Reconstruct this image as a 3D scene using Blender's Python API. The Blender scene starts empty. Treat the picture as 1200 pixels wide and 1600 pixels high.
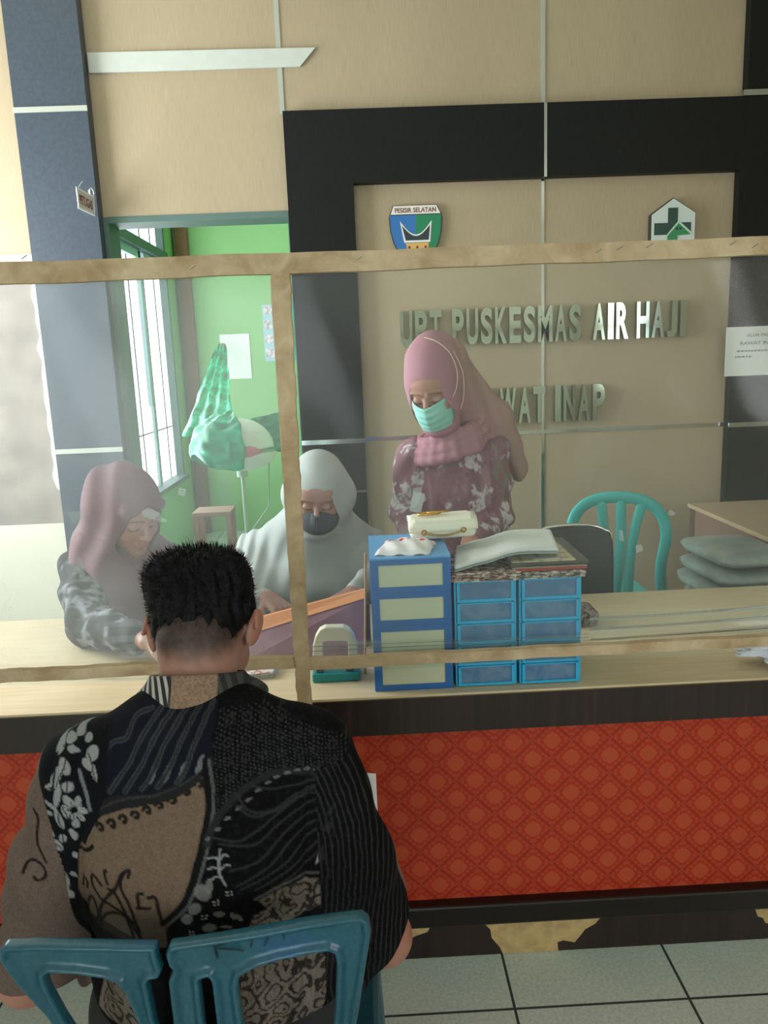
import bpy, bmesh, math, random
import numpy as np
from mathutils import Vector, Matrix

S = bpy.context.scene
COL = S.collection
PI = math.pi

# ------------------------------------------------------------------ camera
FPX = 1200.0
PITCH, ROLL, YAW, EYE = math.radians(10.95), math.radians(2.29), math.radians(1.3), 1.45
fw = np.array([math.sin(YAW)*math.cos(PITCH), math.cos(YAW)*math.cos(PITCH), -math.sin(PITCH)])
r0 = np.array([math.cos(YAW), -math.sin(YAW), 0.0])
u0 = np.cross(r0, fw)
rx = math.cos(ROLL)*r0 - math.sin(ROLL)*u0
ux = math.sin(ROLL)*r0 + math.cos(ROLL)*u0
CAM = np.array([0, 0, EYE])
cd = bpy.data.cameras.new('camera')
cam = bpy.data.objects.new('camera', cd)
COL.objects.link(cam)
cd.sensor_fit = 'VERTICAL'; cd.sensor_height = 24.0; cd.lens = 18.0
cd.clip_start = 0.02
m = Matrix.Identity(4)
for i in range(3):
    m[i][0], m[i][1], m[i][2], m[i][3] = rx[i], ux[i], -fw[i], CAM[i]
cam.matrix_world = m
S.camera = cam

def at(px, py, Y):
    """the point of the room seen at a pixel of the photograph, at depth Y"""
    d = fw + rx*(px-600)/FPX - ux*(py-800)/FPX
    p = CAM + d*(Y/d[1])
    return (float(p[0]), float(p[1]), float(p[2]))
def atz(px, py, Z):
    d = fw + rx*(px-600)/FPX - ux*(py-800)/FPX
    p = CAM + d*((Z-EYE)/d[2])
    return (float(p[0]), float(p[1]), float(p[2]))

# ------------------------------------------------------------------ light
S.view_settings.view_transform = 'Standard'
S.view_settings.look = 'None'
S.view_settings.gamma = 1.0
S.view_settings.use_curve_mapping = False
S.view_settings.exposure = 0.0
w = bpy.data.worlds.new('daylight')
S.world = w
w.use_nodes = True
bgn = w.node_tree.nodes['Background']
bgn.inputs[0].default_value = (0.86, 0.95, 1.0, 1)
bgn.inputs[1].default_value = 4.0

def area(name, loc, rot, sx, sy, power, color=(1, 1, 1)):
    l = bpy.data.lights.new(name, 'AREA')
    l.shape = 'RECTANGLE'; l.size = sx; l.size_y = sy; l.energy = power; l.color = color
    o = bpy.data.objects.new(name, l); COL.objects.link(o)
    o.location = loc; o.rotation_euler = rot
    return o
# daylight through: the entrance behind the camera, the windows of the left wall, those of the right wall, the window of the inner room
area('entrance_daylight', (-1.2, -3.4, 1.5), (PI/2, 0, 0), 1.8, 2.4, 9, (0.93, 0.98, 1.0))
area('left_window_daylight', (-2.5, 2.75, 1.8), (0, -PI/2, 0), 1.5, 1.5, 95, (0.93, 0.98, 1.0))
area('right_window_daylight', (3.1, -2.0, 1.9), (0, PI/2, 0), 1.7, 1.3, 30, (1.0, 0.97, 0.92))
area('inner_window_daylight', (-1.50, 5.4, 1.7), (0, -PI/2, 0), 2.2, 2.2, 34, (0.92, 0.98, 1.0))

# ------------------------------------------------------------------ material helpers
def lin(h):
    h = h.lstrip('#')
    v = [int(h[i:i+2], 16)/255 for i in (0, 2, 4)]
    return tuple((c/12.92 if c <= .04045 else ((c+.055)/1.055)**2.4) for c in v)
class NT:
    def __init__(s, name):
        s.m = bpy.data.materials.new(name); s.m.use_nodes = True
        s.t = s.m.node_tree; s.n = s.t.nodes; s.b = s.n['Principled BSDF']
    def new(s, k, **kw):
        n = s.n.new(k)
        for a, v in kw.items(): setattr(n, a, v)
        return n
    def lk(s, a, b): s.t.links.new(a, b)
    def inp(s, sock, v):
        if isinstance(v, bpy.types.NodeSocket): s.lk(v, sock)
        elif isinstance(v, (tuple, list)) and sock.type == 'RGBA': sock.default_value = (*v[:3], 1)
        else: sock.default_value = v
    def math(s, op, *a, clamp=False):
        n = s.new('ShaderNodeMath', operation=op, use_clamp=clamp)
        for i, v in enumerate(a): s.inp(n.inputs[i], v)
        return n.outputs[0]
    def co(s, kind='Object', scale=(1, 1, 1), loc=(0, 0, 0), rot=(0, 0, 0)):
        c = s.new('ShaderNodeTexCoord'); mp = s.new('ShaderNodeMapping')
        s.lk(c.outputs[kind], mp.inputs[0])
        mp.inputs['Scale'].default_value = scale; mp.inputs['Location'].default_value = loc
        mp.inputs['Rotation'].default_value = rot
        return mp.outputs[0]
    def noise(s, vec, scale=5, detail=3, rough=.5, dist=0):
        n = s.new('ShaderNodeTexNoise')
        s.lk(vec, n.inputs['Vector'])
        n.inputs['Scale'].default_value = scale; n.inputs['Detail'].default_value = detail
        n.inputs['Roughness'].default_value = rough; n.inputs['Distortion'].default_value = dist
        return n.outputs[0]
    def ramp(s, fac, stops, interp='LINEAR'):
        n = s.new('ShaderNodeValToRGB'); s.lk(fac, n.inputs[0]); n.color_ramp.interpolation = interp
        e = n.color_ramp.elements
        while len(e) < len(stops): e.new(.5)
        for i, (p, c) in enumerate(stops):
            e[i].position = p; e[i].color = (*c[:3], 1) if isinstance(c, (tuple, list)) else (c, c, c, 1)
        return n.outputs[0]
    def mix(s, fac, a, b, mode='MIX'):
        n = s.new('ShaderNodeMix', data_type='RGBA', blend_type=mode)
        s.inp(n.inputs[0], fac); s.inp(n.inputs[6], a); s.inp(n.inputs[7], b)
        return n.outputs[2]
    def sep(s, vec):
        n = s.new('ShaderNodeSeparateXYZ'); s.lk(vec, n.inputs[0]); return n.outputs
    def bump(s, h, strength=.3, dist=.002):
        n = s.new('ShaderNodeBump'); s.lk(h, n.inputs['Height'])
        n.inputs['Strength'].default_value = strength; n.inputs['Distance'].default_value = dist
        s.lk(n.outputs[0], s.b.inputs['Normal'])
    def set(s, **kw):
        for k, v in kw.items(): s.inp(s.b.inputs[k.replace('_', ' ')], v)
        return s
def plain(name, col, rough=.6, metal=0.0, noise=0.0, scale=20, bump=0.0, spec=.5):
    t = NT(name)
    if isinstance(col, str): col = lin(col)
    if noise or bump:
        f = t.noise(t.co(), scale, 4)
    if noise:
        t.set(Base_Color=t.ramp(f, [(.3, tuple(c*(1-noise) for c in col)), (.7, tuple(min(1, c*(1+noise)) for c in col))]))
    else: t.set(Base_Color=col)
    if bump: t.bump(f, bump)
    t.set(Roughness=rough, Metallic=metal, Specular_IOR_Level=spec)
    return t.m
def vcol(name, rough=.8, bump=.15, bscale=300, spec=.3, sheen=0.0, weave=0.0):
    t = NT(name)
    a = t.new('ShaderNodeVertexColor'); a.layer_name = 'Col'
    c = a.outputs[0]
    f = t.noise(t.co(), bscale, 3)
    if weave:
        c = t.mix(1.0, c, t.ramp(f, [(.3, 1-weave), (.7, 1.0)]), 'MULTIPLY')
    t.set(Base_Color=c, Roughness=rough, Specular_IOR_Level=spec)
    if bump: t.bump(f, bump, .001)
    if sheen: t.set(Sheen_Weight=sheen)
    return t.m

MT = {}
def wall_panel_mat(name, c1, c2):
    t = NT(name)
    f = t.noise(t.co(scale=(1, 1, .03)), 420, 4, .6)
    g = t.noise(t.co(scale=(1, 1, .5)), 3, 3)
    c = t.ramp(f, [(.3, lin(c1)), (.7, lin(c2))])
    c = t.mix(.25, c, t.ramp(g, [(.35, lin(c1)), (.65, lin(c2))]))
    t.set(Base_Color=c, Roughness=.5, Specular_IOR_Level=.3)
    t.bump(f, .15, .0006)
    return t.m
MT['panel'] = wall_panel_mat('beige_wood_laminate', 'a3947a', 'b8a88b')
MT['panel_white'] = plain('cream_paint', 'd6d0bd', .6, noise=.04, scale=4)
MT['grimy'] = plain('bare_grimy_plaster', '8b8179', .85, noise=.2, scale=7, bump=.5)
MT['plaster'] = plain('white_filler', 'd8d8d4', .8, noise=.1, scale=25, bump=.4)
t = NT('black_laminate')
f = t.noise(t.co(scale=(1, 1, .2)), 150, 3)
t.set(Base_Color=t.ramp(f, [(.3, lin('0c0e0e')), (.7, lin('141716'))]), Roughness=.5, Specular_IOR_Level=.25)
MT['black'] = t.m
t = NT('slate_laminate')
f = t.noise(t.co(), 60, 3)
t.set(Base_Color=t.ramp(f, [(.3, lin('37404b')), (.7, lin('404a56'))]), Roughness=.4, Specular_IOR_Level=.5)
MT['slate'] = t.m
MT['silver'] = plain('polished_steel', 'c4cac8', .12, 1.0)
MT['silver_soft'] = plain('silver_joint_strip', 'b4b9ae', .4, .3)
MT['steel'] = plain('mirror_steel_letter', 'aebbae', .09, 1.0, bump=.04, scale=12)
MT['letter_side'] = plain('dull_steel_return', '4a5048', .4, .7)
MT['white'] = plain('white_paint', 'c6ccc4', .5, noise=.03)
MT['green_wall'] = plain('light_green_paint', '8aba7e', .7, noise=.04, scale=3)
MT['green_dark'] = plain('green_grey_paint', '566f68', .55, noise=.05)
MT['brown_wood'] = plain('brown_paint', '8b6650', .6, noise=.08)
MT['ceiling'] = plain('ceiling_paint', 'dcdccf', .8)
# floor tiles
t = NT('green_grey_tile')
x, y, z = t.sep(t.co())
def groove(v, off, step=.4, wd=.0032):
    a = t.math('DIVIDE', t.math('SUBTRACT', v, off), step)
    a = t.math('SUBTRACT', t.math('FRACT', t.math('ADD', a, 0.5)), 0.5)
    return t.math('LESS_THAN', t.math('ABSOLUTE', a), wd/step)
g = t.math('MAXIMUM', groove(x, .286), groove(y, .290))
n1 = t.noise(t.co(), 3.0, 4); n2 = t.noise(t.co(), 130, 2)
c = t.ramp(n1, [(.3, lin('b2c2ba')), (.7, lin('c6d4ca'))])
c = t.mix(.35, c, t.ramp(n2, [(.35, lin('98a8a0')), (.65, lin('ccd8ce'))]))
t.set(Base_Color=t.mix(g, c, lin('2b3430')), Roughness=t.math('MULTIPLY_ADD', g, .5, .22), Specular_IOR_Level=.5)
t.bump(t.math('SUBTRACT', 1.0, g), .6, .001)
MT['floor'] = t.m
# counter
t = NT('pale_wood_laminate')
f = t.noise(t.co(scale=(.06, 1, 1)), 130, 4)
g = t.noise(t.co(), 4, 3)
c = t.ramp(f, [(.3, lin('cbb691')), (.7, lin('dccbaa'))])
c = t.mix(.25, c, t.ramp(g, [(.35, lin('bfa67c')), (.7, lin('e0d0ae'))]))
t.set(Base_Color=c, Roughness=.32, Specular_IOR_Level=.5)
MT['worktop'] = t.m
t = NT('dark_wood_laminate')
f = t.noise(t.co(scale=(1, 1, .05)), 45, 4, .6, .4)
t.set(Base_Color=t.ramp(f, [(.3, lin('1a0f0d')), (.6, lin('2c1b17')), (.8, lin('432e28'))]), Roughness=.38)
MT['darkwood'] = t.m
t = NT('dark_moulding')
f = t.noise(t.co(scale=(.05, 1, 1)), 60, 3)
t.set(Base_Color=t.ramp(f, [(.3, lin('0c0606')), (.7, lin('180b0a'))]), Roughness=.3)
MT['moulding'] = t.m
MT['chipboard'] = plain('bare_chipboard', 'b79c6c', .85, noise=.16, scale=45, bump=.4)
t = NT('orange_red_batik')
x, y, z = t.sep(t.co())
P = .0925
U = t.math('DIVIDE', t.math('ADD', x, z), P); V = t.math('DIVIDE', t.math('SUBTRACT', x, z), P)
fu = t.math('SUBTRACT', t.math('FRACT', U), .5); fv = t.math('SUBTRACT', t.math('FRACT', V), .5)
au = t.math('ABSOLUTE', fu); av = t.math('ABSOLUTE', fv)
mx = t.math('MAXIMUM', au, av); mn = t.math('MINIMUM', au, av)
# notched diamond in the middle
nz = t.math('MULTIPLY', t.math('SINE', t.math('MULTIPLY', mn, 70.0)), .012)
core = t.math('LESS_THAN', t.math('ADD', t.math('MULTIPLY_ADD', mn, .25, mx), nz), .30)
# petals in the band
def petal(a, b):
    pa = t.math('ABSOLUTE', t.math('SUBTRACT', t.math('FRACT', t.math('MULTIPLY', a, 5.0)), .5))
    pb = t.math('DIVIDE', t.math('ABSOLUTE', t.math('SUBTRACT', b, .39)), .075)
    q = t.math('ADD', t.math('MULTIPLY', pa, 2.2), pb)
    return t.math('MULTIPLY', t.math('LESS_THAN', q, .95), t.math('GREATER_THAN', q, .35))
pt = t.math('MULTIPLY', petal(mn, mx), t.math('GREATER_THAN', mx, .31))
# small stars where four cells meet
cr = t.math('SQRT', t.math('ADD', t.math('POWER', t.math('SUBTRACT', .5, au), 2), t.math('POWER', t.math('SUBTRACT', .5, av), 2)))
star = t.math('LESS_THAN', cr, .10)
lt = t.math('MAXIMUM', t.math('MAXIMUM', core, t.math('MULTIPLY', pt, .8)), t.math('MULTIPLY', star, .85))
edge = t.math('GREATER_THAN', mx, .468)
nn = t.noise(t.co(), 500, 2)
base = t.mix(lt, lin('a92610'), lin('ba4c2c'))
base = t.mix(t.math('MULTIPLY', edge, .6), base, lin('7d180c'))
base = t.mix(.25, base, t.ramp(nn, [(.3, lin('80200f')), (.7, lin('b85436'))]))
t.set(Base_Color=base, Roughness=.5, Specular_IOR_Level=.3)
MT['red'] = t.m
# rough timber of the screen
t = NT('rough_sawn_timber')
f = t.noise(t.co(scale=(.25, 1, .25)), 60, 5, .65, 1.0)
g = t.noise(t.co(), 9, 4)
c = t.ramp(f, [(.25, lin('9a8262')), (.5, lin('bda582')), (.75, lin('dbc8a8'))])
c = t.mix(.4, c, t.ramp(g, [(.35, lin('a08462')), (.65, lin('dccaac'))]))
t.set(Base_Color=c, Roughness=.8, Specular_IOR_Level=.2); t.bump(f, .5, .002)
MT['timber'] = t.m
# clear film
def film(name, haze, x0, x1, tint=(.93, .97, .96)):
    t = NT(name); t.n.remove(t.b)
    out = [n for n in t.n if n.type == 'OUTPUT_MATERIAL'][0]
    co = t.co()
    x, y, z = t.sep(co)
    n1 = t.noise(t.co(scale=(1.2, 1, .8)), 2.6, 3, .5, .6)
    n2 = t.noise(t.co(scale=(1, 1, 1)), 11, 6, .7, 2.0)
    n3 = t.noise(t.co(scale=(2.5, 1, .35), rot=(0, .5, 0)), 26, 4, .6, 1.5)
    h = t.math('MULTIPLY', t.ramp(n1, [(.3, .45), (.7, 1.3)]), haze)
    h = t.math('ADD', h, t.math('MULTIPLY', t.ramp(n2, [(.58, 0.0), (.82, 1.0)]), .35*haze+.04))
    h = t.math('ADD', h, t.math('MULTIPLY', t.ramp(n3, [(.66, 0.0), (.8, 1.0)]), .07))
    g = t.math('MULTIPLY_ADD', t.math('DIVIDE', t.math('SUBTRACT', x, x0), x1-x0, clamp=True), -.55, 1.0)
    h = t.math('MULTIPLY', h, g, clamp=True)
    tr = t.new('ShaderNodeBsdfTransparent'); tr.inputs[0].default_value = (*tint, 1)
    df = t.new('ShaderNodeBsdfDiffuse'); df.inputs[0].default_value = (.86, .9, .88, 1)
    tl = t.new('ShaderNodeBsdfTranslucent'); tl.inputs[0].default_value = (.86, .9, .88, 1)
    ad = t.new('ShaderNodeMixShader'); ad.inputs[0].default_value = .5
    t.lk(df.outputs[0], ad.inputs[1]); t.lk(tl.outputs[0], ad.inputs[2])
    mx = t.new('ShaderNodeMixShader'); t.lk(h, mx.inputs[0]); t.lk(tr.outputs[0], mx.inputs[1]); t.lk(ad.outputs[0], mx.inputs[2])
    gl = t.new('ShaderNodeBsdfGlossy'); gl.inputs['Roughness'].default_value = .12
    fr = t.new('ShaderNodeFresnel'); fr.inputs[0].default_value = 1.3
    bp = t.new('ShaderNodeBump'); t.lk(t.noise(t.co(), 7, 1), bp.inputs['Height']); bp.inputs['Distance'].default_value = .004; bp.inputs['Strength'].default_value = .12
    t.lk(bp.outputs[0], gl.inputs['Normal'])
    m2 = t.new('ShaderNodeMixShader'); t.lk(fr.outputs[0], m2.inputs[0]); t.lk(mx.outputs[0], m2.inputs[1]); t.lk(gl.outputs[0], m2.inputs[2])
    t.lk(m2.outputs[0], out.inputs[0])
    return t.m
MT['film_left'] = film('hazy_clear_plastic_sheet', .28, -1.0, -.15)
MT['film_right'] = film('clear_plastic_sheet', .16, 2.6, .2)
MT['glare_band'] = film('glare_fold_film', .22, 2.6, .2)  # hazier film whose whiteness stands in for glare streaks
MT['tape'] = film('clear_tape', .55, -9, -8)

# ------------------------------------------------------------------ mesh helpers
def tagp(o, label=None, cat=None, group=None, kind=None):
    if label: o['label'] = label
    if cat: o['category'] = cat
    if group: o['group'] = group
    if kind: o['kind'] = kind
    return o
def empty(name, loc, label, cat, group=None):
    o = bpy.data.objects.new(name, None); COL.objects.link(o)
    o.location = loc; o.empty_display_size = .05
    return tagp(o, label, cat, group)
def world_loc(o):
    v = Vector((0, 0, 0))
    while o is not None:
        v = v + o.location; o = o.parent
    return v
def link(name, me, mat, parent=None, origin=None, smooth=False):
    if mat is not None:
        for mm in (mat if isinstance(mat, (list, tuple)) else [mat]): me.materials.append(mm)
    off = world_loc(parent) if parent is not None else Vector((0, 0, 0))
    o = bpy.data.objects.new(name, me)
    loc = Vector((0, 0, 0))
    if parent is None and origin is not None:
        loc = Vector(origin)
    me.transform(Matrix.Translation(-(off+loc)))
    o.location = loc
    if parent is not None: o.parent = parent
    COL.objects.link(o)
    if smooth: me.polygons.foreach_set('use_smooth', [True]*len(me.polygons))
    return o
class MB:
    def __init__(s): s.bm = bmesh.new(); s.mi = 0
    def _mi(s, fs):
        for f in fs: f.material_index = s.mi
    def box(s, x0, x1, y0, y1, z0, z1, bev=0, M=None):
        r = bmesh.ops.create_cube(s.bm, size=1)
        vs = r['verts']
        T = Matrix.Translation(((x0+x1)/2, (y0+y1)/2, (z0+z1)/2)) @ Matrix.Diagonal((abs(x1-x0), abs(y1-y0), abs(z1-z0), 1))
        bmesh.ops.transform(s.bm, matrix=T, verts=vs)
        fs = {f for v in vs for f in v.link_faces}
        if bev:
            es = list({e for v in vs for e in v.link_edges})
            rr = bmesh.ops.bevel(s.bm, geom=es, offset=bev, segments=2, affect='EDGES', profile=.5)
            vs = list({v for f in rr['faces'] for v in f.verts} | {v for v in vs if v.is_valid})
            fs = {f for v in vs for f in v.link_faces}
        if M is not None: bmesh.ops.transform(s.bm, matrix=M, verts=vs)
        s._mi(fs); return s
    def prism(s, pts, d0, d1, axis='Y', M=None):
        """polygon in the XZ plane (axis Y), XY (axis Z) or YZ (axis X), extruded from d0 to d1"""
        def P(p, d):
            return {'Y': (p[0], d, p[1]), 'Z': (p[0], p[1], d), 'X': (d, p[0], p[1])}[axis]
        a = [s.bm.verts.new(P(p, d0)) for p in pts]; b = [s.bm.verts.new(P(p, d1)) for p in pts]
        fs = [s.bm.faces.new(a), s.bm.faces.new(b[::-1])]
        n = len(pts)
        for i in range(n): fs.append(s.bm.faces.new((a[i], b[i], b[(i+1) % n], a[(i+1) % n])))
        if M is not None: bmesh.ops.transform(s.bm, matrix=M, verts=a+b)
        s._mi(fs); return s
    def tube(s, pts, r, seg=8, flat=1.0, up=(0, 0, 1), cap=True):
        """r: number or list; flat squashes the profile along the local 'up'"""
        pts = [Vector(p) for p in pts]; n = len(pts)
        rs = r if isinstance(r, (list, tuple)) else [r]*n
        rings = []
        for i, p in enumerate(pts):
            d = (pts[min(i+1, n-1)]-pts[max(i-1, 0)]).normalized()
            u = Vector(up)
            if abs(d.dot(u)) > .97: u = Vector((1, 0, 0)) if abs(d.x) < .9 else Vector((0, 1, 0))
            a = d.cross(u).normalized(); b = a.cross(d).normalized()
            rings.append([s.bm.verts.new(p + a*math.cos(2*PI*k/seg)*rs[i] + b*math.sin(2*PI*k/seg)*rs[i]*flat) for k in range(seg)])
        fs = []
        for i in range(n-1):
            for k in range(seg):
                fs.append(s.bm.faces.new((rings[i][k], rings[i][(k+1) % seg], rings[i+1][(k+1) % seg], rings[i+1][k])))
        if cap: fs += [s.bm.faces.new(rings[0][::-1]), s.bm.faces.new(rings[-1])]
        s._mi(fs); return s
    def grid(s, nu, nv, fn, closed=False):
        v = [[s.bm.verts.new(fn(i/(nu-1), j/(nv-1))) for j in range(nv)] for i in range(nu)]
        fs = []
        for i in range(nu-1):
            for j in range(nv-1):
                fs.append(s.bm.faces.new((v[i][j], v[i+1][j], v[i+1][j+1], v[i][j+1])))
        s._mi(fs); return s
    def lathe(s, prof, c, seg=24):
        c = Vector(c)
        rings = [[s.bm.verts.new(c+Vector((r*math.cos(2*PI*k/seg), r*math.sin(2*PI*k/seg), z))) for k in range(seg)] for r, z in prof]
        fs = []
        for i in range(len(prof)-1):
            for k in range(seg):
                fs.append(s.bm.faces.new((rings[i][k], rings[i][(k+1) % seg], rings[i+1][(k+1) % seg], rings[i+1][k])))
        fs += [s.bm.faces.new(rings[0][::-1]), s.bm.faces.new(rings[-1])]
        s._mi(fs); return s
    def out(s, name, mat, parent=None, origin=None, smooth=False, solid=0, bev=0, sub=0):
        bmesh.ops.recalc_face_normals(s.bm, faces=s.bm.faces)
        me = bpy.data.meshes.new(name); s.bm.to_mesh(me); s.bm.free()
        o = link(name, me, mat, parent, origin, smooth)
        if solid:
            md = o.modifiers.new('thick', 'SOLIDIFY'); md.thickness = solid; md.offset = 0
        if bev:
            md = o.modifiers.new('edge', 'BEVEL'); md.width = bev; md.segments = 2; md.limit_method = 'ANGLE'
        if sub:
            md = o.modifiers.new('sub', 'SUBSURF'); md.levels = sub; md.render_levels = sub
        return o
def bx(name, mat, x0, x1, y0, y1, z0, z1, parent=None, bev=0, origin=None):
    return MB().box(x0, x1, y0, y1, z0, z1, bev).out(name, mat, parent, origin)
def st(o): o['kind'] = 'structure'; return o
def text_mesh(body, x0, x1, z0, z1, y, depth=.001, bold=0.0, spacing=1.0, lean=None):
    """text fitted exactly into a rectangle facing the camera (-Y)"""
    c = bpy.data.curves.new('t', 'FONT'); c.body = body; c.size = 1; c.offset = bold; c.space_character = spacing
    c.extrude = .5; c.resolution_u = 6
    o = bpy.data.objects.new('t', c); COL.objects.link(o)
    dg = bpy.context.evaluated_depsgraph_get(); dg.update()
    me = bpy.data.meshes.new_from_object(o.evaluated_get(dg))
    bpy.data.objects.remove(o); bpy.data.curves.remove(c)
    co = np.empty(len(me.vertices)*3); me.vertices.foreach_get('co', co); co = co.reshape(-1, 3)
    lo, hi = co.min(0), co.max(0); n = (co-lo)/np.maximum(hi-lo, 1e-6)
    out = np.empty_like(co)
    out[:, 0] = x0+n[:, 0]*(x1-x0); out[:, 2] = z0+n[:, 1]*(z1-z0); out[:, 1] = y-n[:, 2]*depth
    if lean is not None: out[:, 2] += (out[:, 0]-x0)*lean
    me.vertices.foreach_set('co', out.ravel()); me.update()
    return me
def text(name, body, mat, x0, x1, z0, z1, y, parent, **k):
    return link(name, text_mesh(body, x0, x1, z0, z1, y, **k), mat, parent)
def copy_tree(o, parent=None):
    c = o.copy(); COL.objects.link(c)
    if parent is not None: c.parent = parent
    for ch in list(o.children): copy_tree(ch, c)
    return c

# ------------------------------------------------------------------ the setting
YB = 3.70                    # back wall
XL, XR, YF, ZC = -2.6, 3.2, -3.5, 3.3
DX0, DX1, DZ = -1.13, -.297, 2.145
st(bx('floor', MT['floor'], XL-.2, XR+.2, YF-.2, 7.1, -.1, 0))
st(bx('ceiling', MT['ceiling'], XL-.2, XR+.2, YF-.2, 7.1, ZC, ZC+.1))
b = MB()
b.box(-1.44, DX0, YB, YB+.15, 0, DZ); b.box(-1.44, DX1, YB, YB+.15, DZ, ZC); b.box(DX1, XR, YB, YB+.15, 0, ZC)
b.mi = 1; b.box(XL, -1.44, YB, YB+.15, 2.0, ZC)
b.mi = 2; b.box(XL, -1.44, YB, YB+.15, .75, 2.0)
b.mi = 3; b.box(XL, -1.44, YB, YB+.15, 0, .75)
o = st(b.out('wall_back', [MT['panel'], MT['panel'], MT['grimy'], MT['panel_white']]))
# jagged filler strip and top ledge beside the slate column
random.seed(3)
pts = [(-1.445, .9)]+[(-1.445, 2.0)]+[(-1.475-.012*random.random()-.012*(i % 2), 2.0-.06*i) for i in range(19)]
st(MB().prism(pts, YB-.008, YB).out('trim_1', MT['plaster']))
pts = [(-2.5, 2.0), (-1.445, 2.0), (-1.445, 1.972), (-1.6, 1.965), (-2.0, 1.975), (-2.5, 1.968)]
st(MB().prism(pts, YB-.012, YB).out('trim_2', MT['plaster']))
# slate column left of the doorway with its silver joints
st(bx('trim_3', MT['slate'], -1.445, DX0-.002, YB-.07, YB, 0, ZC))
b = MB(); b.box(-1.448, DX0, YB-.076, YB-.07, 2.572, 2.594); b.box(-1.448, DX0, YB-.076, YB-.07, 1.092, 1.114)
st(b.out('trim_4', MT['silver_soft']))
# black portal round the lettering and the black column on the right
b = MB()
b.box(DX1+.005, .005, YB-.05, YB, 0, 2.245); b.box(DX1+.005, .862, YB-.05, YB, 2.245, 2.553)
b.box(.876, 1.752, YB-.05, YB, 2.245, 2.553); b.box(1.752, 2.5, YB-.05, YB, 0, 2.553); b.box(1.77, 2.5, YB-.05, YB, 2.58, ZC)
st(b.out('trim_5', MT['black']))
b = MB(); b.box(.8625, .8755, YB-.05, YB-.035, 2.245, 2.553)
b.box(1.752, 2.5, YB-.056, YB-.04, 2.5535, 2.577)
b.box(DX1+.004, .005, YB-.056, YB-.05, 1.083, 1.105); b.box(1.752, 2.5, YB-.056, YB-.05, 1.083, 1.105)
b.box(.005, 1.752, YB-.004, YB, 1.086, 1.104); b.box(DX1+.004, .005, YB-.054, YB-.05, .846, .856)
b.box(.860, .874, YB-.004, YB, 0, 1.086)
b.box(.860, .874, YB-.004, YB, 1.104, 2.245)
st(b.out('trim_6', MT['silver']))
b = MB(); b.box(.860, .878, YB-.005, YB, 2.56, ZC); b.box(-.307, -.286, YB-.005, YB, 2.553, ZC)
st(b.out('trim_7', MT['silver_soft']))
# white batten with a slanted end over the doorway
st(MB().prism([(-1.125, 2.824), (-.133, 2.817), (-.205, 2.742), (-1.125, 2.742)], YB-.014, YB).out('trim_8', MT['white'], bev=.002))
# doorway reveal
b = MB(); b.box(DX0-.003, DX0+.02, YB-.01, YB+.15, 0, DZ); b.box(DX0+.02, DX1, YB-.004, YB+.16, DZ-.025, DZ+.003); b.box(DX1-.004, DX1+.004, YB, YB+.16, 0, DZ-.025)
st(b.out('door_1', MT['green_dark']))
# other walls of the hall, with the openings the daylight comes through
def holed(name, mat, fixed, lo, hi, holes, axis, th=.12, z1=ZC):
    b = MB()
    def bb(a0, a1, c0, c1):
        if a1-a0 < 1e-4 or c1-c0 < 1e-4: return
        if axis == 'X': b.box(fixed-th, fixed, a0, a1, c0, c1)
        else: b.box(a0, a1, fixed-th, fixed, c0, c1)
    cur = lo
    for (a0, a1, c0, c1) in holes:
        bb(cur, a0, 0, z1); bb(a0, a1, 0, c0); bb(a0, a1, c1, z1); cur = a1
    bb(cur, hi, 0, z1)
    return st(b.out(name, mat))
holed('wall_left', MT['panel_white'], XL, YF-.12, YB, [(1.8, 3.4, .85, 2.6)], 'X')
holed('wall_right', MT['panel'], XR+.12, YF-.12, YB, [(-2.7, -1.35, 1.0, 2.75)], 'X')
holed('wall_front', MT['panel_white'], YF, XL, XR, [(-2.2, -.2, 0, 2.4)], 'Y')
# inner room behind the doorway
XI, YI = -1.55, 6.9
holed('wall_inner_left', MT['green_wall'], XI, YB+.15, YI, [(4.3, 6.6, .58, 3.0)], 'X', .07)
st(bx('wall_inner_back', MT['green_wall'], XI-.07, 1.0, YI, YI+.1, 0, ZC))
st(bx('wall_inner_right', MT['green_wall'], .9, 1.0, YB+.15, YI, 0, ZC))
tb0, tb1 = at(276, 400, YI)[0], at(296, 400, YI)[0]
st(bx('trim_9', MT['brown_wood'], tb0, tb1, YI-.05, YI, 0, ZC))
b = MB(); b.box(XI-.06, XI+.02, 4.3, 6.6, 2.33, 2.40); b.box(XI-.07, XI+.04, 4.3, 6.6, .55, .585)
b.box(XI-.06, XI, 6.56, 6.6, .585, 3.0); b.box(XI-.06, XI, 4.3, 4.34, .585, 3.0)
wn = st(b.out('window_1', MT['green_dark']))
b = MB(); b.box(XI-.05, XI-.03, 5.92, 5.96, .585, 2.33); b.out('window_mullion', plain('pale_blue_frame', 'a9c3cc', .5), wn)
b = MB()
for q in ((5.3, 5.9, 2.27, 2.32), (5.86, 5.9, 1.2, 2.32), (6.0, 6.5, 2.27, 2.32)): b.box(XI-.05, XI-.02, *q)
c = b.out('window_casement', bpy.data.materials['pale_blue_frame'], wn)
b = MB()
for y in (5.0, 5.35, 5.7, 6.1, 6.4): b.tube([(XI-.065, y, .58), (XI-.065, y, 3.0)], .005, 6)
for zc in (2.62,):
    for y in (5.15, 5.5, 5.9, 6.25):
        b.tube([(XI-.065, y+.10*math.cos(a), zc+.07*math.sin(a)) for a in np.linspace(0, 5.2, 12)], .006, 6)
b.tube([(XI-.065, 4.34, 1.0), (XI-.065, 6.56, 1.0)], .006, 6)
b.out('window_grille', plain('black_iron', '20262a', .5, .3), wn)

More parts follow.
